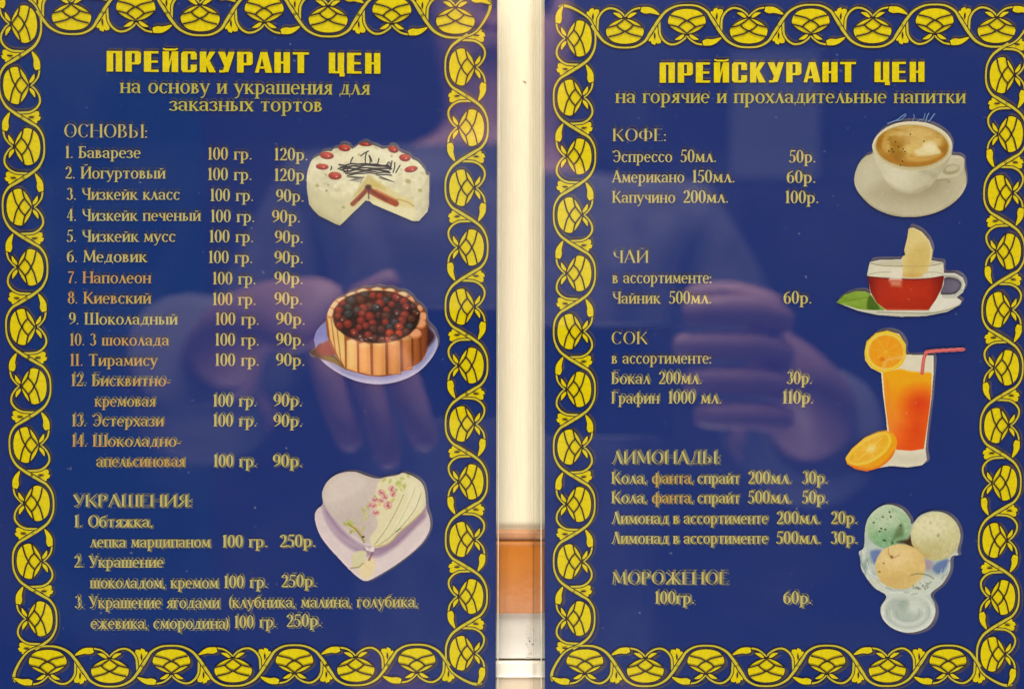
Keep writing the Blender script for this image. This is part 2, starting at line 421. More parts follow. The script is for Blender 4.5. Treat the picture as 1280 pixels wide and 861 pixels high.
def glyph(c):
    g = Gl(); low = c.islower(); h = .66 if low else 1.0
    U = c.upper(); k = .80 if low else 1.0; th = T * (.92 if low else 1); L0 = .13
    if c in '0123456789': return digit(c)
    if c == '.': g.dot(.11, .065, .062); return g, .24
    if c == ',': g.dot(.08, .07); g.curve([(.12, .06), (.12, -.06), (.04, -.16)], [.07, .05, .02]); return g, .22
    if c == ':': g.dot(.09, .07); g.dot(.09, .50); return g, .22
    if c == '-': g.bar(.02, .28, .28, .075); return g, .33
    if c == '(': g.arc(.34, .42, .30, .62, 115, 245, .13, .02); return g, .27
    if c == ')': g.arc(-.10, .42, .30, .62, -65, 65, .13, .02); return g, .25
    if c == ' ': return g, .36
    if c == 'а':
        g.stem(.42, .06, h * .72, th, False, False); g.arc(.245, h * .70, .255, h * .30, 0, 150, th, t_)
        g.dot(.075, h * .76, .055); g.arc(.235, h * .29, .215, h * .29, 65, 300, th, t_)
        g.curve([(.42, .10), (.45, .02), (.54, .03)], [th, .07, .04]); return g, .57
    if c == 'б':
        g.arc(.27, .31, .26, .33, 0, 360, th, t_); g.curve([(.06, .34), (.07, .62), (.22, .84), (.42, .88), (.50, .98)], [th, .11, .09, .09, .04]); return g, .57
    if c == 'е':
        g.arc(.27, h / 2, .26, h / 2 + .015, 10, 310, th, t_); g.bar(.05, .50, h * .55); return g, .55
    if c == 'р':
        g.stem(.14, -.30, h, th, True, False); g.ser(.08, h, .10, -1); g.arc(.29, h / 2, .27, h / 2 + .015, -130, 130, th, t_); return g, .61
    if c == 'у':
        g.line(.07, h, .29, .06, th); g.line(.50, h, .27, -.02, t_ + .01); g.curve([(.29, .04), (.20, -.20), (.05, -.27)], [.07, .07, .09]); g.ser(.08, h, .13, -1); g.ser(.49, h, .10, -1); return g, .56
    if c == 'ф':
        g.stem(.40, -.30, .92, th, True, False); g.arc(.24, h / 2, .22, h / 2 + .015, 40, 320, th, t_); g.arc(.56, h / 2, .22, h / 2 + .015, -140, 140, th, t_); return g, .82
    # letters whose small form is the capital drawn small
    a = L0; q = .085 * k
    S = lambda x, **kw: g.stem(x, kw.pop('y0', 0), kw.pop('y1', h), kw.pop('w', th), q=q, **kw)
    if U == 'А':
        w = .74; g.line(.06, 0, w / 2 - .01, h, t_ + .02); g.line(w - .10, 0, w / 2 - .03, h + .02, th * 1.05); g.bar(.16, .56, .33); g.ser(.07, 0, .11, 1); g.ser(w - .09, 0, .15, 1); return g, w
    if U == 'Б':
        S(a); g.bar(a, .50, h - .03); g.tick(.49, h, -1); g.arc(.22, h * .29, .34, h * .30, -90, 90, th, t_); g.bar(a, .24, .03); g.bar(a, .24, h * .575); return g, .60
    if U == 'В':
        S(a); W_ = .27 * k + .02; g.bar(a, .25 * k + .03, .03); g.bar(a, .25 * k + .03, h - .03); g.bar(a, .28 * k, h * .53)
        g.arc(.22 * k + .02, h * .77, .26 * k, h * .25, -90, 90, th, t_); g.arc(.24 * k + .02, h * .275, .32 * k, h * .285, -90, 90, th, t_); return g, .62 * k + .03
    if U == 'Г':
        S(a); g.bar(a, .50 * k + .02, h - .03); g.tick(.49 * k + .02, h, -1, .18); return g, .53 * k + .02
    if U == 'Д':
        w = .80 * k; g.curve([(.16, .05), (.26 * k + .04, h * .55), (.34 * k + .03, h)], [t_, t_, t_ + .01]); S(w - .19, y0=.03, sb=False); g.bar(.02, w - .02, .04, .07); g.tick(.05, .03, -1, .20); g.tick(w - .05, .03, -1, .20); g.bar(.30 * k, w - .18, h - .03); return g, w
    if U == 'Е':
        S(a); g.bar(a, .50, h - .03); g.tick(.49, h, -1); g.bar(a, .52, .03); g.tick(.52, 0, 1, .17); g.bar(a, .40, h * .53); return g, .58
    if U == 'Ж':
        w = .98 * k; S(w / 2)
        for sx in (-1, 1):
            g.line(w / 2, h * .48, w / 2 + sx * (w / 2 - .13), h * .97, t_ + .01); g.line(w / 2 + sx * .04, h * .55, w / 2 + sx * (w / 2 - .10), 0, th * .9); g.ser(w / 2 + sx * (w / 2 - .09), 0, .11, 1); g.dot(w / 2 + sx * (w / 2 - .11), h * .93, .055)
        return g, w
    if U == 'З':
        g.arc(.23, h * .76, .22 * k + .02, h * .25, -90, 140, th, t_); g.arc(.23, h * .27, .26 * k + .02, h * .285, -135, 90, th, t_); g.dot(.06, h * .84, .055); g.dot(.05, h * .14, .06); return g, .56 * k + .03
    if U in 'ИЙ':
        w = .76 * k + .02; S(a); S(w - a); g.line(a + .03, .10 * h, w - a - .03, .90 * h, t_ + .02)
        if U == 'Й': g.arc(w / 2, h + .24, .14, .13, 195, 345, .06, .07)
        return g, w
    if U == 'К':
        w = .70 * k + .02; S(a); g.curve([(a, h * .47), (.30 * k + .03, h * .60), (w - .13, h * .95)], [t_, t_, .09]); g.line(.25 * k + .04, h * .56, w - .09, 0, th * .95); g.ser(w - .07, 0, .12, 1); g.dot(w - .12, h * .93, .055); return g, w
    if U == 'Л':
        w = .72 * k; g.curve([(.03, .06), (.11, .05), (.24 * k + .02, h * .55), (.36 * k, h * 1.02)], [.10, .07, t_, t_]); g.line(.34 * k, h * 1.02, w - .10, 0, th * 1.05); g.ser(w - .09, 0, .12, 1); return g, w
    if U == 'М':
        w = .92 * k; g.line(.10, 0, .17, h, t_ + .01); g.line(.14, h, w / 2, .12 * h, th * .95); g.line(w / 2, .12 * h, w - .18, h, t_); g.line(w - .13, 0, w - .18, h, th); g.ser(.10, 0, .10, 1); g.ser(w - .13, 0, .14, 1); g.ser(.13, h, .10, -1); g.ser(w - .14, h, .10, -1); return g, w
    if U == 'Н':
        w = .78 * k + .02; S(a); S(w - a); g.bar(a, w - a, h * .52); return g, w
    if U == 'О':
        r = .37 if not low else .275; g.arc(r + .03, h / 2, r, h / 2 + .02, 0, 360, th, t_); return g, 2 * r + .06
    if U == 'П':
        w = .76 * k + .02; S(a); S(w - a); g.bar(a, w - a, h - .03); return g, w
    if U == 'Р':
        S(a); g.arc(.25, h * .74, .30, h * .27, -90, 90, th, t_); g.bar(a, .27, h - .03); g.bar(a, .27, h * .50); return g, .60
    if U == 'С':
        r = .34 if not low else .255; g.arc(r + .03, h / 2, r, h / 2 + .02, 42, 318, th, t_); g.tick(r * 1.82, h * .98, -1, .20 * k); return g, 1.95 * r + .03
    if U == 'Т':
        w = .68 * k; S(w / 2, st=False); g.bar(.04, w - .04, h - .03); g.tick(.06, h, -1, .18 * k); g.tick(w - .06, h, -1, .18 * k); return g, w
    if U == 'У':
        w = .70; g.line(.09, h, .38, .30, th); g.curve([(w - .10, h), (.40, .30), (.26, .03), (.10, .05)], [t_, t_ + .01, .07, .10]); g.ser(.10, h, .14, -1); g.ser(w - .10, h, .10, -1); return g, w
    if U == 'Ф':
        g.stem(.42, 0, 1, th); g.arc(.26, .5, .24, .34, 60, 300, th, t_); g.arc(.58, .5, .24, .34, -120, 120, th, t_); return g, .86
    if U == 'Х':
        w = .66 * k; g.line(.08, h, w - .08, 0, th); g.line(.08, 0, w - .08, h, t_ + .01); [g.ser(x, y, .12 * k, d) for x, y, d in ((.08, 0, 1), (w - .08, 0, 1), (.08, h, -1), (w - .08, h, -1))]; return g, w
    if U == 'Ц':
        w = .78 * k; S(a); S(w - .18); g.bar(a, w - .02, .03); g.tick(w - .04, .04, -1, .22); return g, w
    if U == 'Ч':
        w = .68 * k + .02; S(w - a); g.arc(w / 2 + .01, h * .86, w / 2 - .05, h * .46, 180, 282, th, t_ + .01); g.ser(.12, h * .99, .10, -1); g.bar(w / 2, w - a, h * .42); return g, w
    if U == 'Ш':
        w = 1.04 * k; S(a); S(w / 2); S(w - a); g.bar(a, w - a, .03); return g, w
    if U in 'ЫЬ':
        S(a); b_ = .24 * k; g.arc(b_, h * .29, .32 * k, h * .30, -90, 90, th, t_); g.bar(a, b_, .03); g.bar(a, b_, h * .575)
        if U == 'Ь': return g, .60 * k
        S(.80 * k, ); return g, .80 * k + .13
    if U == 'Э':
        r = .33 if not low else .25; g.arc(r, h / 2, r, h / 2 + .02, -138, 138, th, t_); g.bar(r * .6, 2 * r - .05, h * .53); g.tick(.06, h * .98, -1, .20 * k); return g, 2 * r + .04
    if U == 'Я':
        w = .66 * k; S(w - a); g.arc(w - .25 * k, h * .74, .30 * k, h * .27, 90, 270, th, t_); g.bar(w - .27 * k, w - a, h - .03); g.bar(w - .27 * k, w - a, h * .49); g.line(w - .28 * k, h * .50, .08, .03, th * .85); g.ser(.08, 0, .09, 1); return g, w
    return g, .5
def digit(c):
    g = Gl(); d = .50; th = .145
    if c == '1': g.stem(.17, 0, 1.03, th, True, False); g.line(.04, .90, .16, .98, .05); return g, .36
    if c == '0': g.arc(.255, .51, .245, .53, 0, 360, th, .05); return g, .53
    if c == '2': g.arc(.235, .76, .215, .27, -20, 170, th, .05); g.curve([(.41, .70), (.30, .42), (.06, .07)], [.14, .10, .05]); g.bar(.04, .46, .055, .11); g.tick(.46, .05, 1, .16); return g, .51
    if c == '3': g.arc(.21, .78, .20, .25, -75, 150, th, .05); g.arc(.21, .29, .24, .31, -140, 80, th, .05); g.dot(.06, .12, .06); return g, .49
    if c == '4': g.stem(.33, 0, 1.02, th, True, False, q=.06); g.line(.32, 1.0, .05, .32, .055); g.bar(.03, .48, .30, .06); return g, .51
    if c == '5': g.bar(.12, .44, .97, .11); g.line(.13, 1.0, .09, .58, .05); g.arc(.19, .31, .26, .33, -130, 125, th, .05); g.dot(.05, .12, .055); return g, .49
    if c == '6': g.arc(.26, .31, .24, .33, 0, 360, th, .05); g.curve([(.075, .36), (.12, .74), (.42, 1.0)], [th, .11, .04]); return g, .53
    if c == '7': g.bar(.04, .46, .95, .11); g.curve([(.45, .95), (.26, .50), (.16, .0)], [.05, .10, .15]); return g, .48
    if c == '8': g.arc(.25, .78, .20, .25, 0, 360, th, .05); g.arc(.25, .28, .235, .30, 0, 360, th, .05); return g, .51
    if c == '9': g.arc(.25, .71, .235, .32, 0, 360, th, .05); g.curve([(.43, .66), (.40, .30), (.09, .02)], [th, .11, .04]); return g, .52
    return g, .5
def title_glyph(c):
    g = Gl(); s = .31; w = .76; b = .10
    q = lambda x0, x1, y0, y1: g.p.append(('q', [(x0, y0), (x1, y0), (x1, y1), (x0, y1)]))
    P4 = lambda *p: g.p.append(('q', list(p)))
    if c == ' ': return g, .62
    if c == 'П': q(0, s, 0, 1); q(w - s, w, 0, 1); q(s - .01, w - s + .01, 1 - b, 1)
    elif c == 'Р':
        q(0, s, 0, 1); q(s - .01, w - .14, 1 - b, 1); q(s - .01, w - .14, .36, .36 + b)
        P4((w - s + .02, .40), (w - .10, .36), (w, .44), (w, .92), (w - .10, 1), (w - s + .02, .96))
    elif c == 'Е': q(0, s + .04, 0, 1); q(s, w - .05, 1 - b, 1); q(s, w - .08, .45, .45 + b); q(s, w - .04, 0, b)
    elif c in 'ИЙ':
        q(0, s, 0, 1); q(w - s, w, 0, 1); P4((s - .01, .10), (w - s + .01, .70), (w - s + .01, .98), (s - .01, .40))
        if c == 'Й': q(.12, w - .12, 1.05, 1.13); P4((.02, 1.17), (.02, 1.10), (.16, 1.05), (.16, 1.13)); P4((w - .02, 1.17), (w - .16, 1.13), (w - .16, 1.05), (w - .02, 1.10))
    elif c == 'С':
        P4((0, .10), (.10, 0), (s, 0), (s, 1), (.10, 1), (0, .90)); q(s - .01, w - .2, 1 - b, 1); q(s - .01, w - .2, 0, b)
        P4((w - s + .02, .62), (w, .62), (w, .90), (w - .10, 1), (w - s + .02, 1)); P4((w - s + .02, 0), (w - .10, 0), (w, .10), (w, .36), (w - s + .02, .36))
    elif c == 'К': q(0, s, 0, 1); P4((s - .01, .40), (s + .12, .50), (w, 1), (w - .28, 1), (s - .01, .62)); P4((s - .01, .40), (w - .30, 0), (w + .03, 0), (s + .13, .62), (s - .01, .62))
    elif c == 'У': P4((-.03, 1), (.30, 1), (.50, .40), (.34, .20)); P4((w - .26, 1), (w + .03, 1), (.48, .02), (.20, .02)); q(.04, .30, 0, b)
    elif c == 'А': P4((-.04, 0), (.14, 0), (.36, 1), (.24, 1)); P4((.24, 1), (.56, 1), (w + .05, 0), (w - .28, 0)); q(.10, .60, .20, .20 + b)
    elif c == 'Н': q(0, s, 0, 1); q(w - s, w, 0, 1); q(s - .01, w - s + .01, .45, .45 + b)
    elif c == 'Т': q(w / 2 - s / 2, w / 2 + s / 2, 0, .92); q(-.02, w + .02, 1 - b, 1)
    elif c == 'Ц': q(0, s, 0, 1); q(w - s, w, 0, 1); q(s - .01, w - s + .01, 0, b); q(w - .22, w + .03, -.15, .02)
    return g, w + .16

def set_run(i, text, x0, b0, x1, b1, size, title=False):
    """polygons (in photo px) of one printed run, fitted between x0 and x1 on the slanted baseline"""
    gs = []; x = 0
    for ch in text:
        g, adv = (title_glyph if title else glyph)(ch); gs.append((x, g)); x += adv
    nat = max(x - (.16 if title else .05), .2); sx = (x1 - x0) / nat
    out = []
    def T2(px, py): return (x0 + px * sx, (b0 + (b1 - b0) * (px * sx) / max(1, x1 - x0)) - py * size)
    for gx, g in gs:
        for p in g.p:
            if p[0] == 'q': out.append(('p', np.array([T2(gx + a, b) for a, b in p[1]]), None))
            else:
                pts = np.array(p[1], float); w = np.broadcast_to(np.asarray(p[2], float), (len(pts),))
                t = np.gradient(pts, axis=0); t /= np.linalg.norm(t, axis=1)[:, None] + 1e-12
                n = np.c_[-t[:, 1], t[:, 0]] * (w / 2)[:, None]
                A = np.array([T2(gx + a, b) for a, b in pts + n]); B = np.array([T2(gx + a, b) for a, b in pts - n])
                out.append(('s', A, B))
    return out
def emit(pr, shapes, i, z, mi=0, off=(0, 0), grow=None):
    B = BD[i]
    for s in shapes:
        if s[0] == 'p':
            q = s[1] + off
            if grow: q = inflate(q, grow)
            x, y = B.loc(q[:, 0], q[:, 1]); pr.poly(list(zip(x, y)), z, mi)
        else:
            a, c = s[1] + off, s[2] + off
            if grow:
                d = a - c; d /= np.linalg.norm(d, axis=1)[:, None] + 1e-9; a = a + d * grow; c = c - d * grow
            xa, ya = B.loc(a[:, 0], a[:, 1]); xb, yb = B.loc(c[:, 0], c[:, 1])
            b = len(pr.v); zz = z + (pr.k % 40) * 2e-6; pr.k += 1
            for j in range(len(xa)): pr.v += [(xa[j], ya[j], zz), (xb[j], yb[j], zz)]
            for j in range(len(xa) - 1): pr.f.append((b + 2 * j, b + 2 * j + 1, b + 2 * j + 3, b + 2 * j + 2)); pr.m.append(mi)

# text of the boards: (text, x0, baseline, x1, baseline at x1, cap height, style)
TXT = [[], []]
def tx(i, s, x0, b0, x1, b1=None, sz=14.6, st='t'): TXT[i].append((s, x0, b0, x1, b0 if b1 is None else b1, sz, st))
tx(0, 'ПРЕЙСКУРАНТ', 134, 90, 386, 92, 25.6, 'T'); tx(0, 'ЦЕН', 411.5, 92.2, 475.5, 92.8, 25.6, 'T')
tx(0, 'на основу и украшения для', 150, 116.8, 462, 119.2, 19, 's'); tx(0, 'заказных тортов', 212, 139, 403, 140.2, 18.5, 's')
tx(0, 'ОСНОВЫ:', 80, 172, 185, 173, 16.8, 'h')
rows = [('1. Баварезе', 82, 198, 176, 260, 315, 200, '120р.', 343, 385, 200.8), ('2. Йогуртовый', 82, 223.5, 207, 260, 315, 225.5, '120р.', 343, 385, 226.4),
 ('3. Чизкейк класс', 84, 250, 225, 263, 317, 251.6, '90р.', 345, 380, 252.5), ('4. Чизкейк печеный', 84, 276.3, 251, 263.6, 318.5, 277.8, '90р.', 340, 375.5, 278.3),
 ('5. Чизкейк мусс', 84, 302.4, 219.5, 262, 317, 303, '90р.', 343.5, 379, 303.9), ('6. Медовик', 84, 327.7, 183.5, 261, 316, 328.9, '90р.', 343, 379, 329.4),
 ('7. Наполеон', 85, 354, 189, 266, 320, 355.4, '90р.', 343, 379, 355.2), ('8. Киевский', 85, 379.4, 189, 266, 320, 381.2, '90р.', 343, 378, 380.9),
 ('9. Шоколадный', 86.5, 405.5, 222, 269.5, 324, 406, '90р.', 345, 381.5, 405.9), ('10. 3 шоколада', 87.7, 431.7, 211.4, 269, 324, 431.8, '90р.', 345, 381, 431.6),
 ('11. Тирамису', 88, 457, 197, 269, 324, 457, '90р.', 345, 381, 457), ('12. Бисквитно-', 89.4, 482.2, 213.4, 0, 0, 0, '', 0, 0, 0),
 ('кремовая', 118.5, 507.8, 194.5, 266.5, 321, 507.8, '90р.', 341.7, 378, 507.7), ('13. Эстерхази', 90, 532.4, 204.7, 266.5, 321, 532.6, '90р.', 341.7, 378, 533),
 ('14. Шоколадно-', 90, 557.7, 226.5, 0, 0, 0, '', 0, 0, 0), ('апельсиновая', 120.5, 582.7, 231, 267, 321, 583, '90р.', 341, 378, 583)]
for r in rows:
    tx(0, r[0], r[1], r[2], r[3])
    if r[4]: tx(0, '100 гр.', r[4], r[6], r[5], None, 14.9, 'n'); tx(0, r[7], r[8], r[10], r[9], None, 15, 'n')
tx(0, 'УКРАШЕНИЯ:', 91, 632.7, 240, 633, 15, 'h')
tx(0, '1. Обтяжка,', 93, 658.2, 191); tx(0, 'лепка марципаном', 112.7, 683.3, 263); tx(0, '100 гр.', 278, 683.3, 334, 683, 14.9, 'n'); tx(0, '250р.', 349.6, 683, 394, 682.6, 15, 'n')
tx(0, '2. Украшение', 93, 708.5, 204.5); tx(0, 'шоколадом, кремом', 112.7, 734.2, 273); tx(0, '100 гр.', 280, 734, 334.5, 733.5, 14.9, 'n'); tx(0, '250р.', 351.5, 733, 395.6, 732.4, 15, 'n')
tx(0, '3. Украшение ягодами', 94, 759, 274.5); tx(0, '(клубника, малина, голубика,', 286, 758.6, 522, 757.8)
tx(0, 'ежевика, смородина)', 113.6, 784.8, 286); tx(0, '100 гр.', 293, 784, 346, 783, 14.9, 'n'); tx(0, '250р.', 358, 782.5, 402, 781.6, 15, 'n')
tx(1, 'ПРЕЙСКУРАНТ', 824.5, 104, 1068.8, 103.4, 25, 'T'); tx(1, 'ЦЕН', 1092.7, 103.3, 1154.8, 103, 25, 'T')
tx(1, 'на горячие и прохладительные напитки', 768.7, 129.4, 1206, 129.6, 18, 's')
tx(1, 'КОФЕ:', 765, 177, 832.6, None, 15.6, 'h')
for r in [('Эспрессо', 839.7, 203, '50мл.', 850.4, 895, '50р.', 986, 1019), ('Американо', 854.8, 228.4, '150мл.', 865, 918, '60р.', 982.8, 1019), ('Капучино', 843.5, 253.7, '200мл.', 853.6, 910, '100р.', 981, 1022.6)]:
    tx(1, r[0], 765, r[2], r[1]); tx(1, r[3], r[4], r[2], r[5], None, 15, 'n'); tx(1, r[6], r[7], r[2] + .5, r[8], None, 15, 'n')
tx(1, 'ЧАЙ', 765, 328.6, 810, None, 15.4, 'h'); tx(1, 'в ассортименте:', 765, 354, 889); tx(1, 'Чайник', 765, 379.4, 824.6); tx(1, '500мл.', 836, 379.4, 889, None, 15, 'n'); tx(1, '60р.', 979, 379.4, 1014, None, 15, 'n')
tx(1, 'СОК', 763.5, 430, 809, None, 15.6, 'h'); tx(1, 'в ассортименте:', 764, 454.3, 888.7); tx(1, 'Бокал', 764, 479.6, 812); tx(1, '200мл.', 823, 479.6, 877, None, 15, 'n'); tx(1, '30р.', 983, 479.6, 1014.6, None, 15, 'n')
tx(1, 'Графин', 764, 504, 823.4); tx(1, '1000 мл.', 835, 504, 901.6, None, 15, 'n'); tx(1, '110р.', 977.5, 504, 1016, None, 15, 'n')
tx(1, 'ЛИМОНАДЫ:', 764, 579, 899.5, None, 15.4, 'h')
for b, q_, pr_ in ((603.9, '200мл.', '30р.'), (628.3, '500мл.', '50р.')):
    tx(1, 'Кола,', 764, b, 808); tx(1, 'фанта,', 814.4, b, 866); tx(1, 'спрайт', 871, b, 924); tx(1, q_, 934.5, b, 989, None, 15, 'n'); tx(1, pr_, 1002, b, 1034, None, 15, 'n')
for b, q_, pr_ in ((654, '200мл.', '20р.'), (678.8, '500мл.', '30р.')):
    tx(1, 'Лимонад', 764, b, 835); tx(1, 'в', 840.6, b, 848.5); tx(1, 'ассортименте', 854, b, 959); tx(1, q_, 970, b, 1025, None, 15, 'n'); tx(1, pr_, 1037.9, b, 1071, None, 15, 'n')
tx(1, 'МОРОЖЕНОЕ', 764, 729.4, 909, None, 15.4, 'h'); tx(1, '100гр.', 818, 753.6, 867.5, None, 15, 'n'); tx(1, '60р.', 978.5, 753.6, 1014, None, 15, 'n')

# ------------------------------------------------------------------ printed food pictures (coloured print on fine sheet patches)
class Cv:
    """a patch of print: X, Y in photo pixels, painted in sRGB 0..255"""
    def __init__(s, x0, y0, x1, y1, base, res=2.0):
        s.nx = int((x1 - x0) * res) + 1; s.ny = int((y1 - y0) * res) + 1
        s.X, s.Y = np.meshgrid(np.linspace(x0, x1, s.nx), np.linspace(y0, y1, s.ny))
        s.I = np.zeros(s.X.shape + (3,)) + np.array(base, float); s.A = np.zeros(s.X.shape)
        s.rng = np.random.RandomState(5)
    def frame(s, ox, oy, sc): s.ox, s.oy, s.sc = ox, oy, sc; return s
    def px(s, pts): return np.asarray(pts, float) / s.sc + np.array([s.ox, s.oy])
    def sd(s, pts, closed=True):
        P = s.px(pts); n = len(P); d = np.full(s.X.shape, 1e9); ins = np.zeros(s.X.shape, bool)
        for k in range(n if closed else n - 1):
            a, b = P[k], P[(k + 1) % n]; e = b - a; L2 = (e ** 2).sum() + 1e-9
            t = np.clip(((s.X - a[0]) * e[0] + (s.Y - a[1]) * e[1]) / L2, 0, 1)
            d = np.minimum(d, (s.X - a[0] - t * e[0]) ** 2 + (s.Y - a[1] - t * e[1]) ** 2)
            if closed:
                c = ((a[1] > s.Y) != (b[1] > s.Y)) & (s.X < (b[0] - a[0]) * (s.Y - a[1]) / (b[1] - a[1] + 1e-12) + a[0]); ins ^= c
        d = np.sqrt(d)
        return np.where(ins, -d, d) if closed else d
    def poly(s, pts, soft=.5, sm=True):
        q = cr_spline(pts, 4, True) if sm else pts
        return np.clip(.5 - s.sd(q) / (2 * soft), 0, 1)
    def ell(s, cx, cy, rx, ry, ang=0, soft=.5):
        c = s.px([(cx, cy)])[0]; a = R(ang); u = (s.X - c[0]) * math.cos(a) + (s.Y - c[1]) * math.sin(a); v = -(s.X - c[0]) * math.sin(a) + (s.Y - c[1]) * math.cos(a)
        r = np.sqrt((u / (rx / s.sc)) ** 2 + (v / (ry / s.sc)) ** 2)
        return np.clip(.5 - (r - 1) * min(rx, ry) / s.sc / (2 * soft), 0, 1)
    def line(s, pts, w, soft=.5, sm=True):
        q = cr_spline(pts, 4) if sm and len(pts) > 2 else pts
        return np.clip(.5 - (s.sd(q, False) - w / s.sc / 2) / (2 * soft), 0, 1)
    def put(s, col, m, a=1.0):
        m = (m * a)[..., None]; s.I = s.I * (1 - m) + np.array(col, float) * m
    def noise(s, size, seed=0, oct=3, sx=1, sy=1):
        out = 0; amp = 1; tot = 0; rng = np.random.RandomState(seed)
        for o in range(oct):
            g = rng.rand(64, 64); u = (s.X - s.X.min()) / size / sx * 2 ** o; v = (s.Y - s.Y.min()) / size / sy * 2 ** o
            iu = np.floor(u).astype(int); iv = np.floor(v).astype(int); fu = u - iu; fv = v - iv
            fu = fu * fu * (3 - 2 * fu); fv = fv * fv * (3 - 2 * fv); iu %= 64; iv %= 64; ju = (iu + 1) % 64; jv = (iv + 1) % 64
            out = out + amp * ((g[iv, iu] * (1 - fu) + g[iv, ju] * fu) * (1 - fv) + (g[jv, iu] * (1 - fu) + g[jv, ju] * fu) * fv); tot += amp; amp *= .5
        return out / tot
    def ramp(s, a, b):                         # 0 at a, 1 at b (zoom coords)
        a, b = s.px([a])[0], s.px([b])[0]; e = b - a
        return np.clip(((s.X - a[0]) * e[0] + (s.Y - a[1]) * e[1]) / (e ** 2).sum(), 0, 1)
    def shade(s, f): s.I = s.I * f[..., None]

def build_picture(name, i, outline, fn, parent):
    B = BD[i]; c = fn()
    I = c.I; blur = (I + np.roll(I, 1, 0) + np.roll(I, -1, 0) + np.roll(I, 1, 1) + np.roll(I, -1, 1)) / 5
    I = I + (I - blur) * 1.2                      # the crispness and grain of a printed photograph
    g1 = (c.noise(1.6, 77, 2) - .5) * 10; g2 = (c.noise(5, 78, 3) - .5) * 9
    I = (I - 126) * 1.15 + 136 + (g1 + g2)[..., None] + np.random.RandomState(4).normal(0, 1.5, I.shape)
    m_ = I.mean(-1, keepdims=True); I = m_ + (I - m_) * .97
    col = ink(np.clip(I, 4, 250), .004); a = c.A
    ny, nx = c.X.shape
    keep = (a[:-1, :-1] + a[1:, :-1] + a[:-1, 1:] + a[1:, 1:]) / 4 > .5
    idx = np.arange(ny * nx).reshape(ny, nx)
    q = np.stack([idx[1:, :-1][keep], idx[1:, 1:][keep], idx[:-1, 1:][keep], idx[:-1, :-1][keep]], -1)
    used = np.unique(q); rm = np.full(ny * nx, -1); rm[used] = np.arange(len(used)); q = rm[q]
    x, y = B.loc(c.X.ravel()[used], c.Y.ravel()[used])
    co = np.stack([x, y, np.full(len(x), Z_TXT + 1.5e-4)], -1)
    me = bpy.data.meshes.new(name); me.vertices.add(len(co)); me.vertices.foreach_set('co', co.ravel())
    me.loops.add(q.size); me.loops.foreach_set('vertex_index', q.ravel().astype(np.int32))
    me.polygons.add(len(q)); me.polygons.foreach_set('loop_start', np.arange(0, q.size, 4, dtype=np.int32))
    me.update(calc_edges=True)
    at_ = me.color_attributes.new('ink', 'FLOAT_COLOR', 'POINT')
    cc = np.c_[col.reshape(-1, 3)[used], np.ones(len(used))]; at_.data.foreach_set('color', cc.ravel())
    me.materials.append(M_photo); me.validate()
    return link(bpy.data.objects.new(name, me), parent)

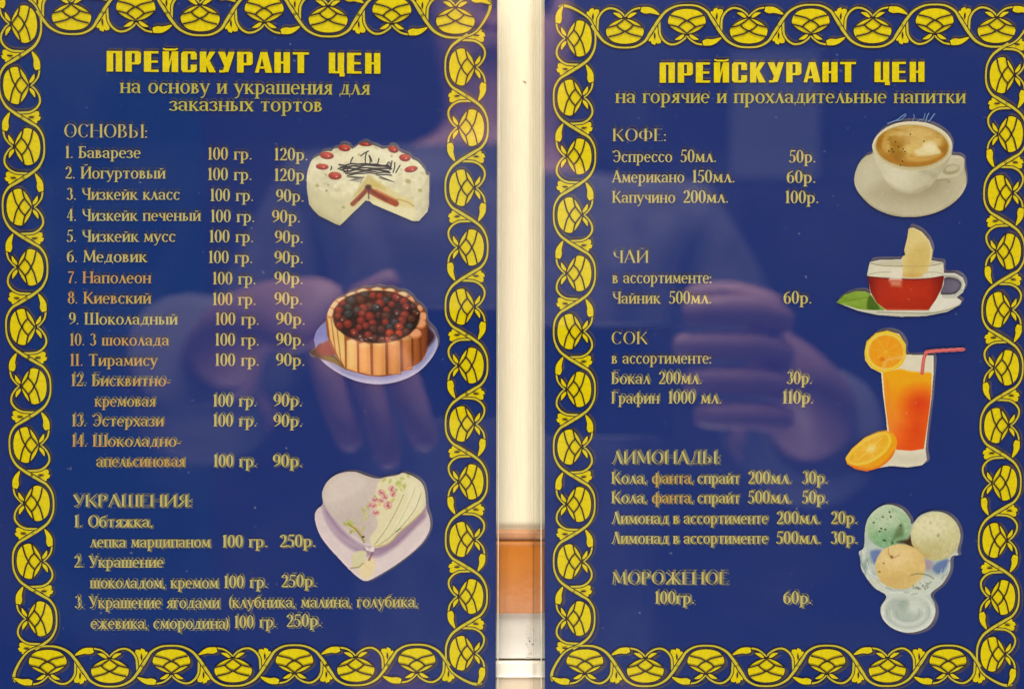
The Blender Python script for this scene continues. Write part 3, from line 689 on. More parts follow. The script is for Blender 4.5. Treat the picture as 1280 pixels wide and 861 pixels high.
O_CAKE = [(95, 390), (105, 330), (120, 285), (140, 245), (170, 222), (205, 207), (222, 180), (270, 168), (305, 172), (330, 148), (368, 140), (375, 120), (415, 108), (460, 122), (485, 152), (520, 130), (545, 110), (600, 88), (645, 110), (700, 128), (740, 148), (790, 145), (805, 125), (840, 120), (875, 145), (890, 170), (925, 186), (975, 205), (1000, 235), (1045, 255), (1080, 290), (1110, 330), (1120, 370), (1146, 378), (1148, 430), (1142, 640), (1132, 688), (1060, 767), (1010, 770), (660, 622), (640, 600), (602, 592), (382, 806), (340, 792), (200, 722), (150, 672), (115, 622), (98, 500)]
def f_cake():
    c = Cv(380, 173, 542, 287, (222, 217, 184)).frame(370, 165, 6.889)
    c.A = c.poly(O_CAKE, .3, False)
    n = c.noise(5, 1, 4); n2 = c.noise(16, 2, 3)
    c.shade(.90 + .16 * n2 + .14 * (n - .5))
    side = c.poly([(90, 470), (200, 520), (330, 560), (470, 560), (640, 600), (380, 830), (60, 760)], 5)
    c.put((198, 193, 156), side, .8); c.put((166, 162, 124), c.poly([(95, 560), (150, 650), (380, 790), (480, 700), (390, 820), (60, 760)], 4), .5)
    c.put((232, 228, 200), c.poly([(130, 250), (330, 200), (480, 190), (360, 300), (140, 330)], 5), .5)
    c.put((236, 232, 206), c.poly([(560, 130), (700, 140), (790, 170), (900, 250), (780, 240), (620, 170)], 4), .5)
    # frosting lumps
    for k in range(46):
        x, y = c.rng.uniform(110, 1120), c.rng.uniform(140, 520)
        c.put((190, 186, 146) if k % 2 else (236, 232, 208), c.ell(x, y, c.rng.uniform(12, 34), c.rng.uniform(6, 16), c.rng.uniform(-40, 40), 1.0), .6 if k % 2 else .45)
    right = c.poly([(640, 385), (700, 420), (860, 520), (1015, 590), (1020, 775), (660, 622)], 1.2, False)
    c.put((214, 204, 152), right)
    c.put((226, 220, 184), c.poly([(640, 585), (870, 640), (1015, 660), (1015, 775), (660, 625)], 2, False), .8)
    c.put((196, 174, 92), c.poly([(620, 385), (660, 405), (780, 500), (660, 480), (625, 500)], 2.5), .8)
    left = c.poly([(628, 375), (560, 460), (470, 560), (400, 650), (385, 800), (604, 590), (630, 590)], 1.2, False)
    c.put((208, 202, 160), left); c.put((190, 170, 96), c.poly([(628, 380), (565, 455), (500, 560), (610, 480)], 2), .7)
    c.put((182, 150, 70), c.line([(870, 580), (960, 605), (1015, 640)], 10, 1), .8)
    c.put((150, 72, 30), c.line([(618, 490), (560, 555), (490, 622)], 40, .9)); c.put((118, 34, 14), c.line([(612, 498), (540, 590)], 12, .9), .8)
    c.put((160, 74, 26), c.line([(640, 508), (740, 562), (860, 618)], 54, .9)); c.put((196, 92, 30), c.line([(690, 500), (870, 590)], 12, 1), .7)
    c.put((106, 36, 10), c.line([(640, 505), (700, 540), (780, 590)], 22, 1.2), .7)
    c.put((70, 28, 10), c.ell(624, 478, 26, 22, 0, 1.2)); c.put((60, 30, 12), c.line([(625, 480), (628, 575)], 12, .8), .7)
    c.put((178, 174, 146), c.ramp((1020, 600), (1148, 600)) * c.poly([(1020, 560), (1146, 380), (1142, 650), (1060, 767), (1015, 770)], 1, False), .55)
    # chocolate scribble
    rg = c.rng; ch = (22, 14, 6)
    for k in range(6):
        y = 292 + k * 17; x0 = 375 + k * 14; x1 = 800 + (k % 3) * 12
        pts = [(x, y + rg.uniform(-7, 7) - 16 * math.sin((x - x0) / (x1 - x0) * 3.14)) for x in np.linspace(x0, x1, 9)]
        c.put(ch, c.line(pts, rg.uniform(11, 17), .35), .95)
    for (a, b) in [((470, 275), (492, 222)), ((560, 210), (625, 168)), ((600, 265), (608, 185)), ((632, 205), (655, 262)), ((700, 285), (716, 232)), ((640, 270), (632, 210)), ((780, 300), (800, 262)), ((812, 330), (828, 255)), ((838, 350), (852, 268)), ((862, 352), (898, 290)), ((822, 300), (808, 272)), ((300, 330), (306, 300))]:
        c.put(ch, c.line([a, ((a[0] + b[0]) / 2 + rg.uniform(-6, 6), (a[1] + b[1]) / 2), b], 11, .35), .9)
    for k in range(7):
        x = 470 + k * 16; c.put(ch, c.line([(x - 30, 392 + k * 2), (x + 20, 386 + k), (x + 40 - k * 5, 404), (x - 10, 420 + k * 3)], 5, .35), .75)
        x = 710 + k * 18; c.put(ch, c.line([(x - 20, 372 + k * 8), (x + 30, 392 + k * 7), (x + 4, 402 + k * 4)], 6, .35), .75)
    c.put(ch, c.line([(365, 320), (440, 300), (440, 340), (380, 325)], 12, .4), .8)
    for (x, y, r) in [(265, 508, 7), (185, 465, 16), (280, 460, 10), (965, 425, 24), (1070, 505, 18), (410, 650, 14), (545, 200, 12), (260, 370, 5), (825, 212, 6)]:
        c.put((150, 138, 70) if r > 8 else (60, 50, 30), c.ell(x, y, r, r * .8, 20, 1.1), .6)
    for (x, y, rx, ry, an) in [(418, 138, 52, 28, 8), (268, 203, 58, 30, 5), (228, 299, 52, 24, 4), (338, 377, 55, 32, 4), (600, 103, 55, 19, 3), (838, 150, 44, 28, 15), (938, 222, 47, 30, 6), (992, 320, 54, 25, -10)]:
        c.put((120, 30, 20), c.ell(x, y + 5, rx, ry, an, .6)); c.put((168, 52, 30), c.ell(x, y - 1, rx * .93, ry * .84, an, .8)); c.put((204, 84, 66), c.ell(x + 6, y - ry * .3, rx * .55, ry * .4, an, 1))
        c.put((230, 190, 180), c.ell(x + rx * .25, y + ry * .3, rx * .16, ry * .16, 0, .4), .8)
    return c
O_BISC = [(40, 565), (85, 540), (78, 470), (95, 410), (130, 365), (165, 335), (172, 290), (195, 232), (235, 180), (300, 150), (330, 128), (400, 105), (440, 90), (500, 92), (545, 80), (600, 92), (650, 90), (700, 112), (745, 115), (800, 150), (828, 190), (870, 222), (905, 272), (915, 345), (965, 400), (993, 470), (990, 530), (940, 620), (850, 710), (720, 775), (560, 802), (400, 780), (260, 720), (165, 655), (115, 608), (60, 595)]
def f_bisc():
    c = Cv(385, 356, 549, 482, (150, 150, 196)).frame(380, 345, 5.94)
    c.A = c.poly(O_BISC, .3)
    c.put((118, 132, 198), c.poly([(78, 470), (100, 400), (170, 330), (200, 480), (110, 560)], 2), .9)
    c.put((176, 176, 214), c.ell(537, 480, 462, 322, 0, 1)); c.put((150, 152, 198), c.ell(537, 468, 440, 300, 0, 1.5))
    c.put((118, 132, 198), c.poly([(70, 480), (100, 390), (180, 320), (220, 500), (130, 560), (90, 560)], 3), .9)
    c.put((196, 194, 226), c.line([(120, 620), (260, 720), (420, 780), (600, 795), (760, 755), (880, 680), (970, 570)], 16, 1.4), .8)
    c.put((62, 26, 30), c.poly([(880, 330), (940, 390), (975, 450), (930, 520), (860, 590), (820, 650), (780, 600)], 2.5), .9)
    # leaf and strawberry at left
    c.put((66, 50, 34), c.poly([(38, 565), (90, 535), (130, 500), (200, 560), (320, 690), (230, 640), (100, 605)], 1.5))
    c.put((132, 44, 40), c.poly([(95, 540), (185, 480), (250, 560), (210, 590), (130, 590)], 2)); c.put((118, 104, 22), c.poly([(130, 600), (220, 600), (320, 690), (240, 650)], 2))
    body = c.poly([(168, 300), (200, 225), (240, 180), (330, 140), (440, 95), (545, 85), (650, 95), (745, 120), (830, 180), (880, 220), (912, 290), (918, 400), (905, 560), (850, 640), (800, 668), (720, 710), (610, 742), (500, 742), (400, 718), (310, 685), (240, 590), (190, 500), (168, 390)], .6)
    c.put((150, 84, 40), body)
    # ladyfingers: (top-left, top-right, bottom-right, bottom-left, tone)
    bis = [((172, 290), (205, 300), (240, 560), (190, 470), (226, 176, 112)), ((200, 300), (250, 370), (278, 640), (236, 570), (224, 178, 112)), ((246, 390), (306, 440), (312, 684), (276, 636), (226, 178, 110)),
           ((316, 480), (398, 492), (402, 716), (314, 690), (230, 174, 108)), ((406, 505), (496, 508), (502, 738), (408, 716), (226, 156, 88)), ((508, 498), (608, 498), (613, 738), (512, 740), (228, 160, 92)), ((620, 488), (716, 482), (722, 726), (624, 734), (222, 150, 82)),
           ((726, 450), (802, 446), (804, 690), (734, 706), (210, 130, 68)), ((808, 420), (856, 380), (868, 634), (810, 672), (186, 104, 52)), ((860, 340), (912, 300), (914, 560), (872, 630), (160, 84, 44))]
    for (a, b, d, e, col) in bis:
        q = [a, ((a[0] + b[0]) / 2, (a[1] + b[1]) / 2 - 16), b, d, e]
        c.put((128, 66, 28), c.poly(q, .9, False)); m = c.poly([(a[0] + 4, a[1]), ((a[0] + b[0]) / 2, (a[1] + b[1]) / 2 - 14), (b[0] - 4, b[1]), (d[0] - 4, d[1] - 4), (e[0] + 4, e[1] - 4)], .8, False)
        c.put(col, m); ax = (a[0] + b[0]) / 2
        c.put(tuple(min(255, v * 1.12 + 8) for v in col), c.line([(ax - 6, a[1] + 10), ((d[0] + e[0]) / 2 - 6, e[1] - 30)], (b[0] - a[0]) * .45, 1.6), .6)
        c.put((240, 205, 150), c.ell(ax, a[1] + 6, (b[0] - a[0]) * .42, 18, 0, 1.5), .5)
    c.shade(1 - .22 * c.ramp((500, 400), (900, 560)) * body)
    # rim lumps
    for (x, y, rx, ry) in [(640, 108, 38, 18), (545, 106, 44, 22), (440, 120, 46, 28), (360, 143, 42, 25), (275, 174, 42, 25), (228, 216, 38, 30), (198, 272, 30, 38), (735, 138, 40, 22), (800, 174, 30, 22), (862, 238, 22, 24), (886, 300, 30, 34), (864, 352, 44, 36), (826, 425, 48, 38)]:
        c.put((190, 120, 70), c.ell(x, y + 4, rx, ry, 0, .8)); c.put((232, 196, 150) if x < 760 else (226, 160, 118), c.ell(x - 2, y - 3, rx * .88, ry * .82, 0, 1))
    top = c.ell(538, 302, 322, 194, 0, 1); c.put((52, 34, 30), top)
    rg = np.random.RandomState(11)
    pts = [(rg.uniform(220, 860), rg.uniform(115, 495)) for _ in range(420)]
    pts = [p for p in pts if ((p[0] - 538) / 305) ** 2 + ((p[1] - 302) / 180) ** 2 < 1]
    acc = []
    for p in pts:
        if all((p[0] - q[0]) ** 2 + ((p[1] - q[1]) * 1.2) ** 2 > 47 ** 2 for q in acc): acc.append(p)
    for k, (x, y) in enumerate(sorted(acc, key=lambda p: p[1])):
        red = rg.rand() < .58; col = (124, 50, 38) if red else ((62, 62, 64) if rg.rand() < .5 else (84, 50, 40)); r = rg.uniform(26, 40)
        if red and y > 350 and x > 560: col = (158, 64, 40)
        c.put(tuple(v * .45 for v in col), c.ell(x, y + 4, r + 3, r * .95, 0, .8) * top); c.put(col, c.ell(x, y - 2, r * .9, r * .82, 0, 1.2) * top)
        c.put(tuple(min(255, v * 1.3 + 8) for v in col), c.ell(x - 5, y - 10, r * .42, r * .34, 0, 1.2) * top, .7)
        if rg.rand() < .25: c.put((190, 180, 175), c.ell(x + rg.uniform(-12, 12), y + rg.uniform(-8, 8), 6, 5, 0, .5) * top, .8)
    for k in range(12): c.put((214, 190, 180), c.ell(rg.uniform(330, 760), 480 + rg.uniform(-22, 14), 12, 5, rg.uniform(-20, 20), .5), .45)
    return c
O_HEART = [(74, 380), (90, 328), (128, 292), (124, 215), (158, 142), (220, 95), (300, 75), (360, 80), (430, 106), (500, 122), (560, 110), (630, 98), (660, 84), (690, 88), (745, 112), (792, 150), (815, 210), (825, 320), (842, 372), (850, 425), (840, 480), (790, 560), (700, 640), (600, 712), (500, 772), (430, 806), (390, 800), (320, 745), (230, 650), (150, 560), (100, 480)]
def f_heart():
    c = Cv(392, 589, 540, 727, (214, 200, 202)).frame(380, 575, 5.382)
    c.A = c.poly(O_HEART, .3); n = c.noise(9, 4, 3)
    c.shade(.97 + .05 * n)
    c.put((222, 206, 212), c.line([(76, 390), (105, 485), (240, 655), (390, 792), (520, 756), (700, 632), (835, 478)], 18, 1.2), .8)
    # side wall of the upper heart, in mauve
    c.put((158, 134, 160), c.poly([(130, 275), (150, 400), (230, 520), (330, 600), (430, 640), (520, 640), (640, 560), (760, 440), (815, 380), (818, 300), (700, 380), (520, 560), (400, 570), (250, 450)], 3))
    c.put((186, 166, 182), c.poly([(125, 250), (150, 360), (260, 500), (400, 590), (300, 560), (170, 440)], 2.5), .8)
    top = c.poly([(128, 260), (124, 210), (158, 142), (220, 95), (300, 75), (360, 80), (430, 106), (500, 122), (560, 110), (680, 88), (790, 150), (815, 210), (812, 300), (740, 370), (620, 470), (500, 560), (400, 545), (270, 450), (170, 350)], 1.3)
    c.put((200, 188, 182), top); c.put((216, 204, 198), c.poly([(140, 230), (170, 150), (240, 105), (330, 90), (420, 150), (300, 250), (170, 290)], 4) * top, .6)
    c.put((186, 172, 170), c.poly([(220, 360), (420, 330), (470, 480), (400, 530), (290, 450)], 5) * top, .5)
    dr = c.poly([(500, 150), (560, 112), (680, 88), (745, 112), (792, 150), (815, 210), (812, 315), (740, 400), (640, 480), (590, 540), (530, 575), (472, 580), (445, 520), (500, 430), (470, 330), (480, 230)], 1)
    c.put((218, 211, 176), dr)
    c.put((224, 220, 190), c.poly([(700, 130), (780, 170), (800, 260), (700, 400), (600, 480), (640, 380), (700, 260)], 2.5) * dr, .7)
    for pts, w, col in [([(480, 560), (560, 450), (640, 300), (670, 230)], 6, (150, 152, 100)), ([(500, 572), (620, 480), (740, 340), (790, 220)], 5, (150, 150, 96)), ([(470, 575), (560, 560), (660, 470), (800, 340)], 8, (190, 170, 92)), ([(560, 540), (640, 420), (720, 260), (750, 180)], 4, (178, 180, 128)), ([(620, 478), (650, 455)], 7, (100, 100, 70))]:
        c.put(col, c.line(pts, w, .7), .8)
    c.put((146, 116, 140), c.line([(490, 600), (600, 570), (700, 480), (812, 370)], 16, 2), .5)
    rg = c.rng
    for k in range(30):                         # green leaves
        t = rg.rand(); x = 300 + 370 * t + rg.uniform(-40, 40); y = 470 - 330 * t + rg.uniform(-45, 45)
        col = [(176, 184, 96), (196, 196, 120), (150, 156, 70), (206, 206, 150)][rg.randint(4)]
        c.put(col, c.ell(x, y, rg.uniform(10, 24), rg.uniform(5, 11), rg.uniform(0, 180), .8), .7)
    for (x, y) in [(540, 130), (580, 140), (640, 150), (670, 170), (660, 120), (700, 100), (320, 420), (300, 410), (290, 430), (400, 330), (430, 315)]:
        c.put((170, 186, 84), c.ell(x, y, 17, 9, rg.uniform(0, 180), .8), .75)
    c.put((140, 124, 40), c.line([(300, 425), (340, 455), (380, 500), (405, 550)], 10, .6), .8); c.put((196, 160, 70), c.line([(330, 440), (380, 480), (412, 545)], 8, .8), .7)
    c.put((60, 52, 30), c.ell(400, 512, 9, 7, 0, .5)); c.put((80, 60, 60), c.ell(438, 604, 10, 8, 0, .5))
    for (x, y, r) in [(520, 215, 24), (590, 190, 24), (545, 245, 22), (480, 265, 22), (565, 300, 30), (470, 305, 22), (485, 352, 24), (600, 225, 22), (520, 270, 18), (445, 300, 16)]:
        c.put((206, 150, 150), c.ell(x, y, r, r * .9, 0, 1), .8)
        for a in range(0, 360, 72): c.put((186, 108, 118) if a % 144 else (222, 180, 176), c.ell(x + r * .55 * math.cos(R(a + x)), y + r * .5 * math.sin(R(a + x)), r * .36, r * .24, a, .6), .75)
        c.put((150, 66, 80), c.ell(x, y + 2, r * .3, r * .22, 0, .6), .8)
    c.put((222, 184, 110), c.ell(508, 296, 12, 10, 0, .8), .8)
    # ribbon tails at the tip
    c.put((206, 202, 164), c.poly([(325, 700), (325, 640), (370, 606), (420, 612), (412, 660), (380, 715), (340, 725)], 1)); c.put((150, 132, 70), c.line([(315, 722), (370, 715), (402, 690), (430, 722)], 8, .7), .8)
    c.put((222, 206, 160), c.poly([(405, 690), (450, 640), (480, 700), (455, 780), (400, 790), (370, 740)], 1.4), .9); c.put((128, 84, 92), c.line([(440, 665), (462, 620)], 16, .8), .7)
    c.put((232, 220, 222), c.poly([(415, 575), (440, 590), (470, 575), (470, 610), (425, 605)], .8), .9)
    return c
O_CUP = [(75, 520), (82, 470), (110, 400), (160, 345), (215, 318), (212, 260), (240, 195), (310, 130), (400, 90), (520, 76), (640, 90), (740, 135), (805, 195), (828, 260), (822, 330), (880, 338), (918, 365), (920, 430), (935, 510), (925, 590), (860, 680), (750, 755), (620, 798), (500, 810), (360, 795), (220, 735), (120, 640), (82, 570)]
def f_cup():
    c = Cv(1066, 151, 1208, 273, (186, 180, 152)).frame(1055, 140, 6.15)
    c.A = c.poly(O_CUP, .3)
    c.put((188, 182, 156), c.ell(503, 545, 430, 265, 0, .8)); c.put((202, 197, 172), c.line([(80, 560), (130, 640), (240, 735), (400, 790), (560, 796), (720, 755), (860, 670), (925, 570)], 22, 2), .8)
    c.put((158, 150, 120), c.poly([(90, 610), (250, 740), (420, 790), (500, 800), (700, 770), (880, 660), (700, 810), (400, 830), (150, 740)], 2.5), .8)
    c.put((170, 162, 132), c.ell(490, 615, 260, 90, 0, 6), .8); c.put((150, 142, 112), c.ell(610, 560, 200, 70, -10, 5), .5)
    c.put((200, 196, 172), c.ell(180, 480, 70, 120, 25, 8), .6)
    # handle
    c.put((196, 190, 164), c.poly([(780, 345), (850, 336), (910, 348), (922, 380), (912, 440), (870, 492), (790, 512), (700, 520), (720, 430)], 1)); c.put((158, 152, 118), c.ell(816, 444, 68, 38, -12, 1)); c.put((188, 184, 156), c.ell(826, 436, 52, 24, -12, 1))
    c.put((134, 126, 96), c.line([(700, 525), (780, 525), (800, 540)], 12, 2), .6); c.put((216, 212, 190), c.line([(800, 352), (890, 352), (912, 372)], 10, 1), .7)
    body = c.poly([(222, 330), (240, 390), (290, 490), (350, 575), (420, 615), (500, 630), (570, 622), (650, 580), (720, 500), (790, 400), (824, 320), (700, 420), (400, 430)], .8, False)
    c.put((200, 196, 170), body); c.put((168, 163, 132), body * c.ramp((560, 400), (780, 470)), .8); c.put((214, 210, 188), body * c.ell(400, 500, 90, 110, 20, 8), .6); c.put((160, 154, 122), body * c.line([(330, 560), (420, 610), (520, 625), (640, 580)], 26, 3), .6)
    c.put((150, 152, 126), c.line([(590, 455), (640, 470), (690, 490)], 26, 3) * body, .5)
    c.put((214, 207, 180), c.ell(521, 264, 308, 189, 2, .6)); c.put((190, 180, 142), c.ell(521, 276, 290, 176, 2, 1.5)); c.put((222, 215, 190), c.line([(225, 240), (300, 140), (420, 92), (540, 82), (680, 105), (780, 170), (818, 250)], 16, 1.2), .7)
    co = c.ell(518, 266, 277, 160, 2, .8); c.put((164, 122, 38), co)
    n = c.noise(12, 8, 4, 2.2, 1); n2 = c.noise(7, 9, 4, 1.5, 1)
    c.put((206, 180, 108), co * np.clip((n - .30) * 5, 0, 1) * c.ell(520, 240, 250, 140, 0, 6))
    c.put((152, 100, 26), co * np.clip((.48 - n2) * 5, 0, 1), .45)
    c.put((206, 178, 112), co * c.ell(560, 190, 170, 75, 10, 6), .7)
    for pts, w, col in [([(300, 180), (270, 250), (300, 320), (380, 380)], 18, (176, 122, 34)), ([(340, 170), (300, 250), (340, 320)], 10, (196, 150, 66)), ([(480, 360), (600, 372), (720, 340), (765, 320)], 10, (206, 160, 84)), ([(420, 385), (560, 400), (680, 380), (770, 325)], 14, (176, 112, 30)), ([(500, 340), (560, 352), (660, 352)], 8, (190, 140, 64))]:
        c.put(col, co * c.line(pts, w, 1.4), .8)
    c.put((218, 206, 160), co * c.poly([(540, 300), (600, 270), (610, 240), (680, 230), (720, 280), (740, 320), (660, 338), (570, 335)], 1.6), .95); c.put((228, 220, 184), co * c.ell(650, 280, 50, 30, 10, 2), .7)
    c.put((160, 108, 20), co * c.ell(770, 270, 20, 60, 0, 3), .7); c.put((150, 98, 16), co * c.ell(262, 240, 24, 50, 10, 3), .7)
    for (x, y) in [(365, 290), (374, 310), (412, 270), (465, 308), (445, 382), (340, 305), (505, 176), (448, 288), (392, 234), (430, 412), (608, 228)]: c.put((50, 34, 8), c.ell(x, y, 6, 6, 0, .4), .85)
    return c
def f_steam():
    c = Cv(1098, 138, 1178, 160, (84, 116, 172)).frame(1055, 140, 6.15)
    for pts, w in [([(330, 92), (400, 66), (440, 36), (468, 20)], 7), ([(400, 72), (440, 60), (470, 30)], 5), ([(520, 74), (535, 40), (528, 22)], 5), ([(560, 76), (580, 62), (600, 66)], 5), ([(620, 80), (632, 44), (645, 14)], 8), ([(645, 78), (668, 50), (690, 18)], 8), ([(600, 72), (612, 40), (618, 14)], 4)]:
        c.A = np.maximum(c.A, c.line(pts, w + 2, .35)); c.put((130, 160, 205), c.line(pts, w * .6, .5), .9)
    return c
O_TEA = [(65, 682), (130, 620), (220, 590), (300, 588), (345, 612), (330, 500), (318, 455), (340, 350), (420, 332), (600, 328), (612, 300), (634, 292), (625, 250), (650, 150), (662, 72), (700, 64), (770, 98), (832, 170), (860, 250), (850, 335), (948, 352), (955, 440), (1050, 442), (1110, 478), (1132, 540), (1110, 600), (1060, 640), (1100, 670), (1085, 705), (980, 760), (800, 795), (600, 800), (400, 785), (240, 750), (150, 715)]
def f_tea():
    c = Cv(1044, 283, 1207, 397, (196, 196, 180)).frame(1035, 275, 6.62)
    m = c.poly(O_TEA, .3, False)
    hole = c.poly([(962, 478), (1050, 482), (1092, 520), (1085, 570), (1040, 612), (980, 618), (925, 610), (950, 540)], .3)
    c.A = np.clip(m - hole, 0, 1)
    c.put((206, 206, 192), c.ell(625, 690, 478, 100, 0, 1)); c.put((176, 176, 158), c.line([(150, 718), (300, 768), (600, 790), (900, 770), (1080, 705)], 10, 1.2), .7); c.put((120, 124, 96), c.line([(400, 762), (800, 772), (960, 748), (1085, 706)], 7, .8), .8)
    c.put((218, 216, 204), c.poly([(840, 745), (930, 620), (1060, 650), (1095, 675), (1020, 725), (900, 752)], 1.2))
    gl = c.poly([(342, 352), (948, 352), (956, 470), (318, 470)], .6, False); c.put((212, 210, 190), gl)
    c.put((196, 192, 168), c.ell(645, 360, 300, 26, 0, 1)); c.put((128, 124, 92), c.line([(342, 356), (440, 378), (645, 384), (850, 378), (946, 356)], 6, .5), .8); c.put((226, 224, 210), c.line([(345, 348), (480, 332), (645, 328), (820, 334), (946, 350)], 8, .8), .9)
    c.put((150, 146, 118), c.line([(322, 455), (400, 436), (520, 430)], 6, .6), .7); c.put((150, 146, 118), c.line([(800, 436), (880, 432), (954, 450)], 6, .6), .7)
    tea = c.poly([(320, 466), (450, 480), (700, 490), (850, 482), (955, 462), (936, 560), (885, 660), (826, 746), (482, 746), (400, 688), (350, 600)], .7, False)
    c.put((166, 44, 10), tea); c.put((96, 16, 4), tea * (1 - np.clip(c.ramp((320, 560), (420, 560)), 0, 1)), .8); c.put((110, 22, 4), tea * c.ramp((840, 560), (950, 560)), .8)
    c.put((204, 62, 18), tea * c.ell(640, 600, 210, 90, 0, 9), .45); c.put((206, 90, 60), tea * c.line([(480, 738), (820, 744)], 12, 1), .8); c.put((90, 14, 6), c.line([(322, 470), (450, 482), (700, 492), (850, 484), (952, 464)], 8, .8), .8)
    le = c.poly([(662, 72), (700, 64), (770, 98), (832, 170), (860, 250), (850, 340), (820, 420), (770, 470), (690, 482), (612, 470), (608, 302), (634, 292), (625, 250), (650, 150)], .7, False)
    c.put((214, 196, 132), le); c.put((198, 172, 96), le * c.poly([(690, 250), (800, 200), (830, 300), (780, 420), (680, 440), (640, 380)], 5), .6); c.put((228, 214, 164), le * c.line([(700, 70), (770, 104), (828, 172), (852, 252), (842, 340)], 20, 1.5), .7)
    c.put((196, 150, 70), le * c.ell(690, 462, 80, 22, 0, 3), .6); c.put((150, 142, 96), c.line([(600, 382), (720, 386), (840, 380)], 4, .6), .6)
    c.put((222, 214, 200), c.poly([(515, 410), (608, 402), (606, 500), (500, 500)], 1.2, False), .8); c.put((214, 150, 130), c.poly([(500, 500), (606, 500), (600, 552), (520, 545)], 2.5, False), .8)
    c.put((190, 192, 182), c.line([(955, 452), (1050, 460), (1108, 510), (1102, 570), (1050, 630), (950, 632)], 30, .8)); c.put((110, 116, 104), c.line([(962, 466), (1050, 474), (1094, 520), (1088, 570), (1040, 618)], 5, .6), .8); c.put((226, 226, 218), c.line([(960, 446), (1055, 452), (1116, 505), (1112, 570)], 8, .8), .9)
    lf = c.poly([(65, 682), (130, 620), (220, 590), (300, 588), (350, 620), (400, 690), (465, 742), (380, 745), (260, 738), (150, 705)], .7)
    c.put((112, 148, 42), lf); c.put((150, 178, 74), lf * c.noise(6, 3, 3, 2, 1), .8); c.put((60, 92, 22), lf * c.poly([(340, 620), (400, 690), (420, 740), (320, 735)], 1.5), .8); c.put((84, 122, 30), lf * c.line([(75, 682), (200, 660), (330, 640)], 6, .8), .6)
    return c
O_JUICE = [(128, 170), (140, 115), (190, 70), (250, 56), (315, 75), (350, 130), (352, 185), (440, 188), (500, 190), (498, 300), (488, 420), (470, 560), (456, 690), (464, 750), (440, 778), (360, 790), (270, 782), (210, 792), (140, 812), (80, 800), (35, 772), (25, 740), (60, 690), (130, 630), (200, 600), (250, 592), (244, 520), (228, 400), (218, 284), (160, 255), (132, 215)]
def f_juice():
    c = Cv(1054, 411, 1206, 590, (214, 208, 190)).frame(1050, 400, 4.303)
    st = c.line([(438, 285), (446, 215), (458, 182), (480, 168), (660, 157)], 19, .4)
    c.A = np.maximum(c.poly(O_JUICE, .3, False), st)
    g = c.poly([(219, 280), (350, 188), (500, 190), (498, 300), (488, 420), (470, 560), (456, 690), (464, 750), (440, 778), (360, 790), (280, 784), (262, 740), (250, 580), (230, 420)], .7, False)
    c.put((216, 211, 192), g); c.put((196, 190, 168), g * c.ell(370, 745, 90, 22, 0, 3), .5)
    j = c.poly([(226, 280), (320, 262), (380, 276), (492, 284), (488, 400), (466, 560), (446, 690), (380, 700), (300, 694), (262, 600), (240, 450)], .7, False)
    c.put((236, 166, 14), j); c.put((236, 130, 44), j * c.ramp((360, 330), (330, 560))); c.put((222, 88, 24), j * c.ramp((340, 540), (360, 690)), .8)
    c.put((214, 62, 4), j * c.ell(430, 450, 75, 70, 0, 14), .9); c.put((214, 66, 10), j * c.ell(410, 590, 60, 110, 10, 14), .8); c.put((238, 140, 50), j * c.line([(250, 330), (262, 480), (282, 640)], 20, 3), .6)
    c.put((226, 190, 60), c.line([(330, 264), (380, 278), (488, 284)], 8, 1), .7); c.put((232, 226, 206), c.line([(494, 200), (490, 400), (462, 640), (452, 700)], 8, .7), .8); c.put((230, 214, 180), c.line([(222, 290), (234, 430), (252, 590)], 7, .7), .8)
    o = c.ell(240, 168, 114, 112, 0, .7) * (1 - c.poly([(352, 100), (352, 300), (228, 310), (240, 262), (330, 250)], 1, False) * .0)
    o = o * np.clip(1 - c.poly([(226, 284), (300, 262), (352, 270), (352, 400), (226, 400)], .8, False), 0, 1)
    c.put((232, 190, 44), o); c.put((236, 206, 90), o * c.ell(240, 168, 102, 100, 0, 1)); fl = c.ell(244, 170, 92, 88, 0, 1.2) * o; c.put((232, 150, 20), fl)
    c.put((238, 172, 48), fl * c.noise(5, 6, 3), .6)
    for a in range(0, 360, 45): c.put((240, 186, 70), fl * c.line([(244, 170), (244 + 88 * math.cos(R(a + 12)), 170 + 84 * math.sin(R(a + 12)))], 4, .8), .6)
    c.put((236, 190, 130), c.line([(232, 262), (250, 215), (330, 198), (350, 192)], 14, 2), .6); c.put((190, 100, 10), fl * c.ell(225, 210, 12, 9, 0, 1.5), .7)
    c.put((206, 92, 96), st); c.put((232, 150, 150), c.line([(450, 200), (465, 172), (655, 152)], 5, .6), .7)
    c.put((210, 130, 120), c.line([(436, 280), (446, 215)], 14, .8), .5)
    h = c.poly([(25, 740), (60, 690), (130, 630), (200, 600), (250, 594), (295, 625), (302, 672), (272, 740), (210, 790), (140, 812), (80, 800), (35, 772)], .7)
    c.put((230, 160, 8), h); c.put((212, 96, 10), h * c.poly([(40, 775), (140, 800), (230, 770), (290, 700), (300, 740), (200, 830), (60, 830)], 2.5), .8)
    f_ = c.poly([(32, 735), (64, 694), (134, 634), (204, 606), (248, 602), (272, 630), (268, 670), (230, 720), (160, 765), (90, 780), (42, 764)], 1) * h; c.put((234, 196, 70), f_)
    f2 = c.poly([(48, 738), (74, 702), (140, 650), (205, 620), (244, 616), (256, 636), (250, 670), (216, 712), (156, 750), (92, 766), (54, 758)], 1.2) * h; c.put((222, 168, 26), f2); c.put((236, 198, 80), f2 * c.noise(5, 12, 3), .6)
    for a in (20, 60, 110, 160, 205, 250, 300, 340): c.put((238, 206, 110), f2 * c.line([(158, 692), (158 + 110 * math.cos(R(a - 35)), 692 + 70 * math.sin(R(a - 35)))], 4, .8), .55)
    c.put((238, 214, 140), c.ell(165, 690, 26, 18, -35, 2.5), .7)
    return c
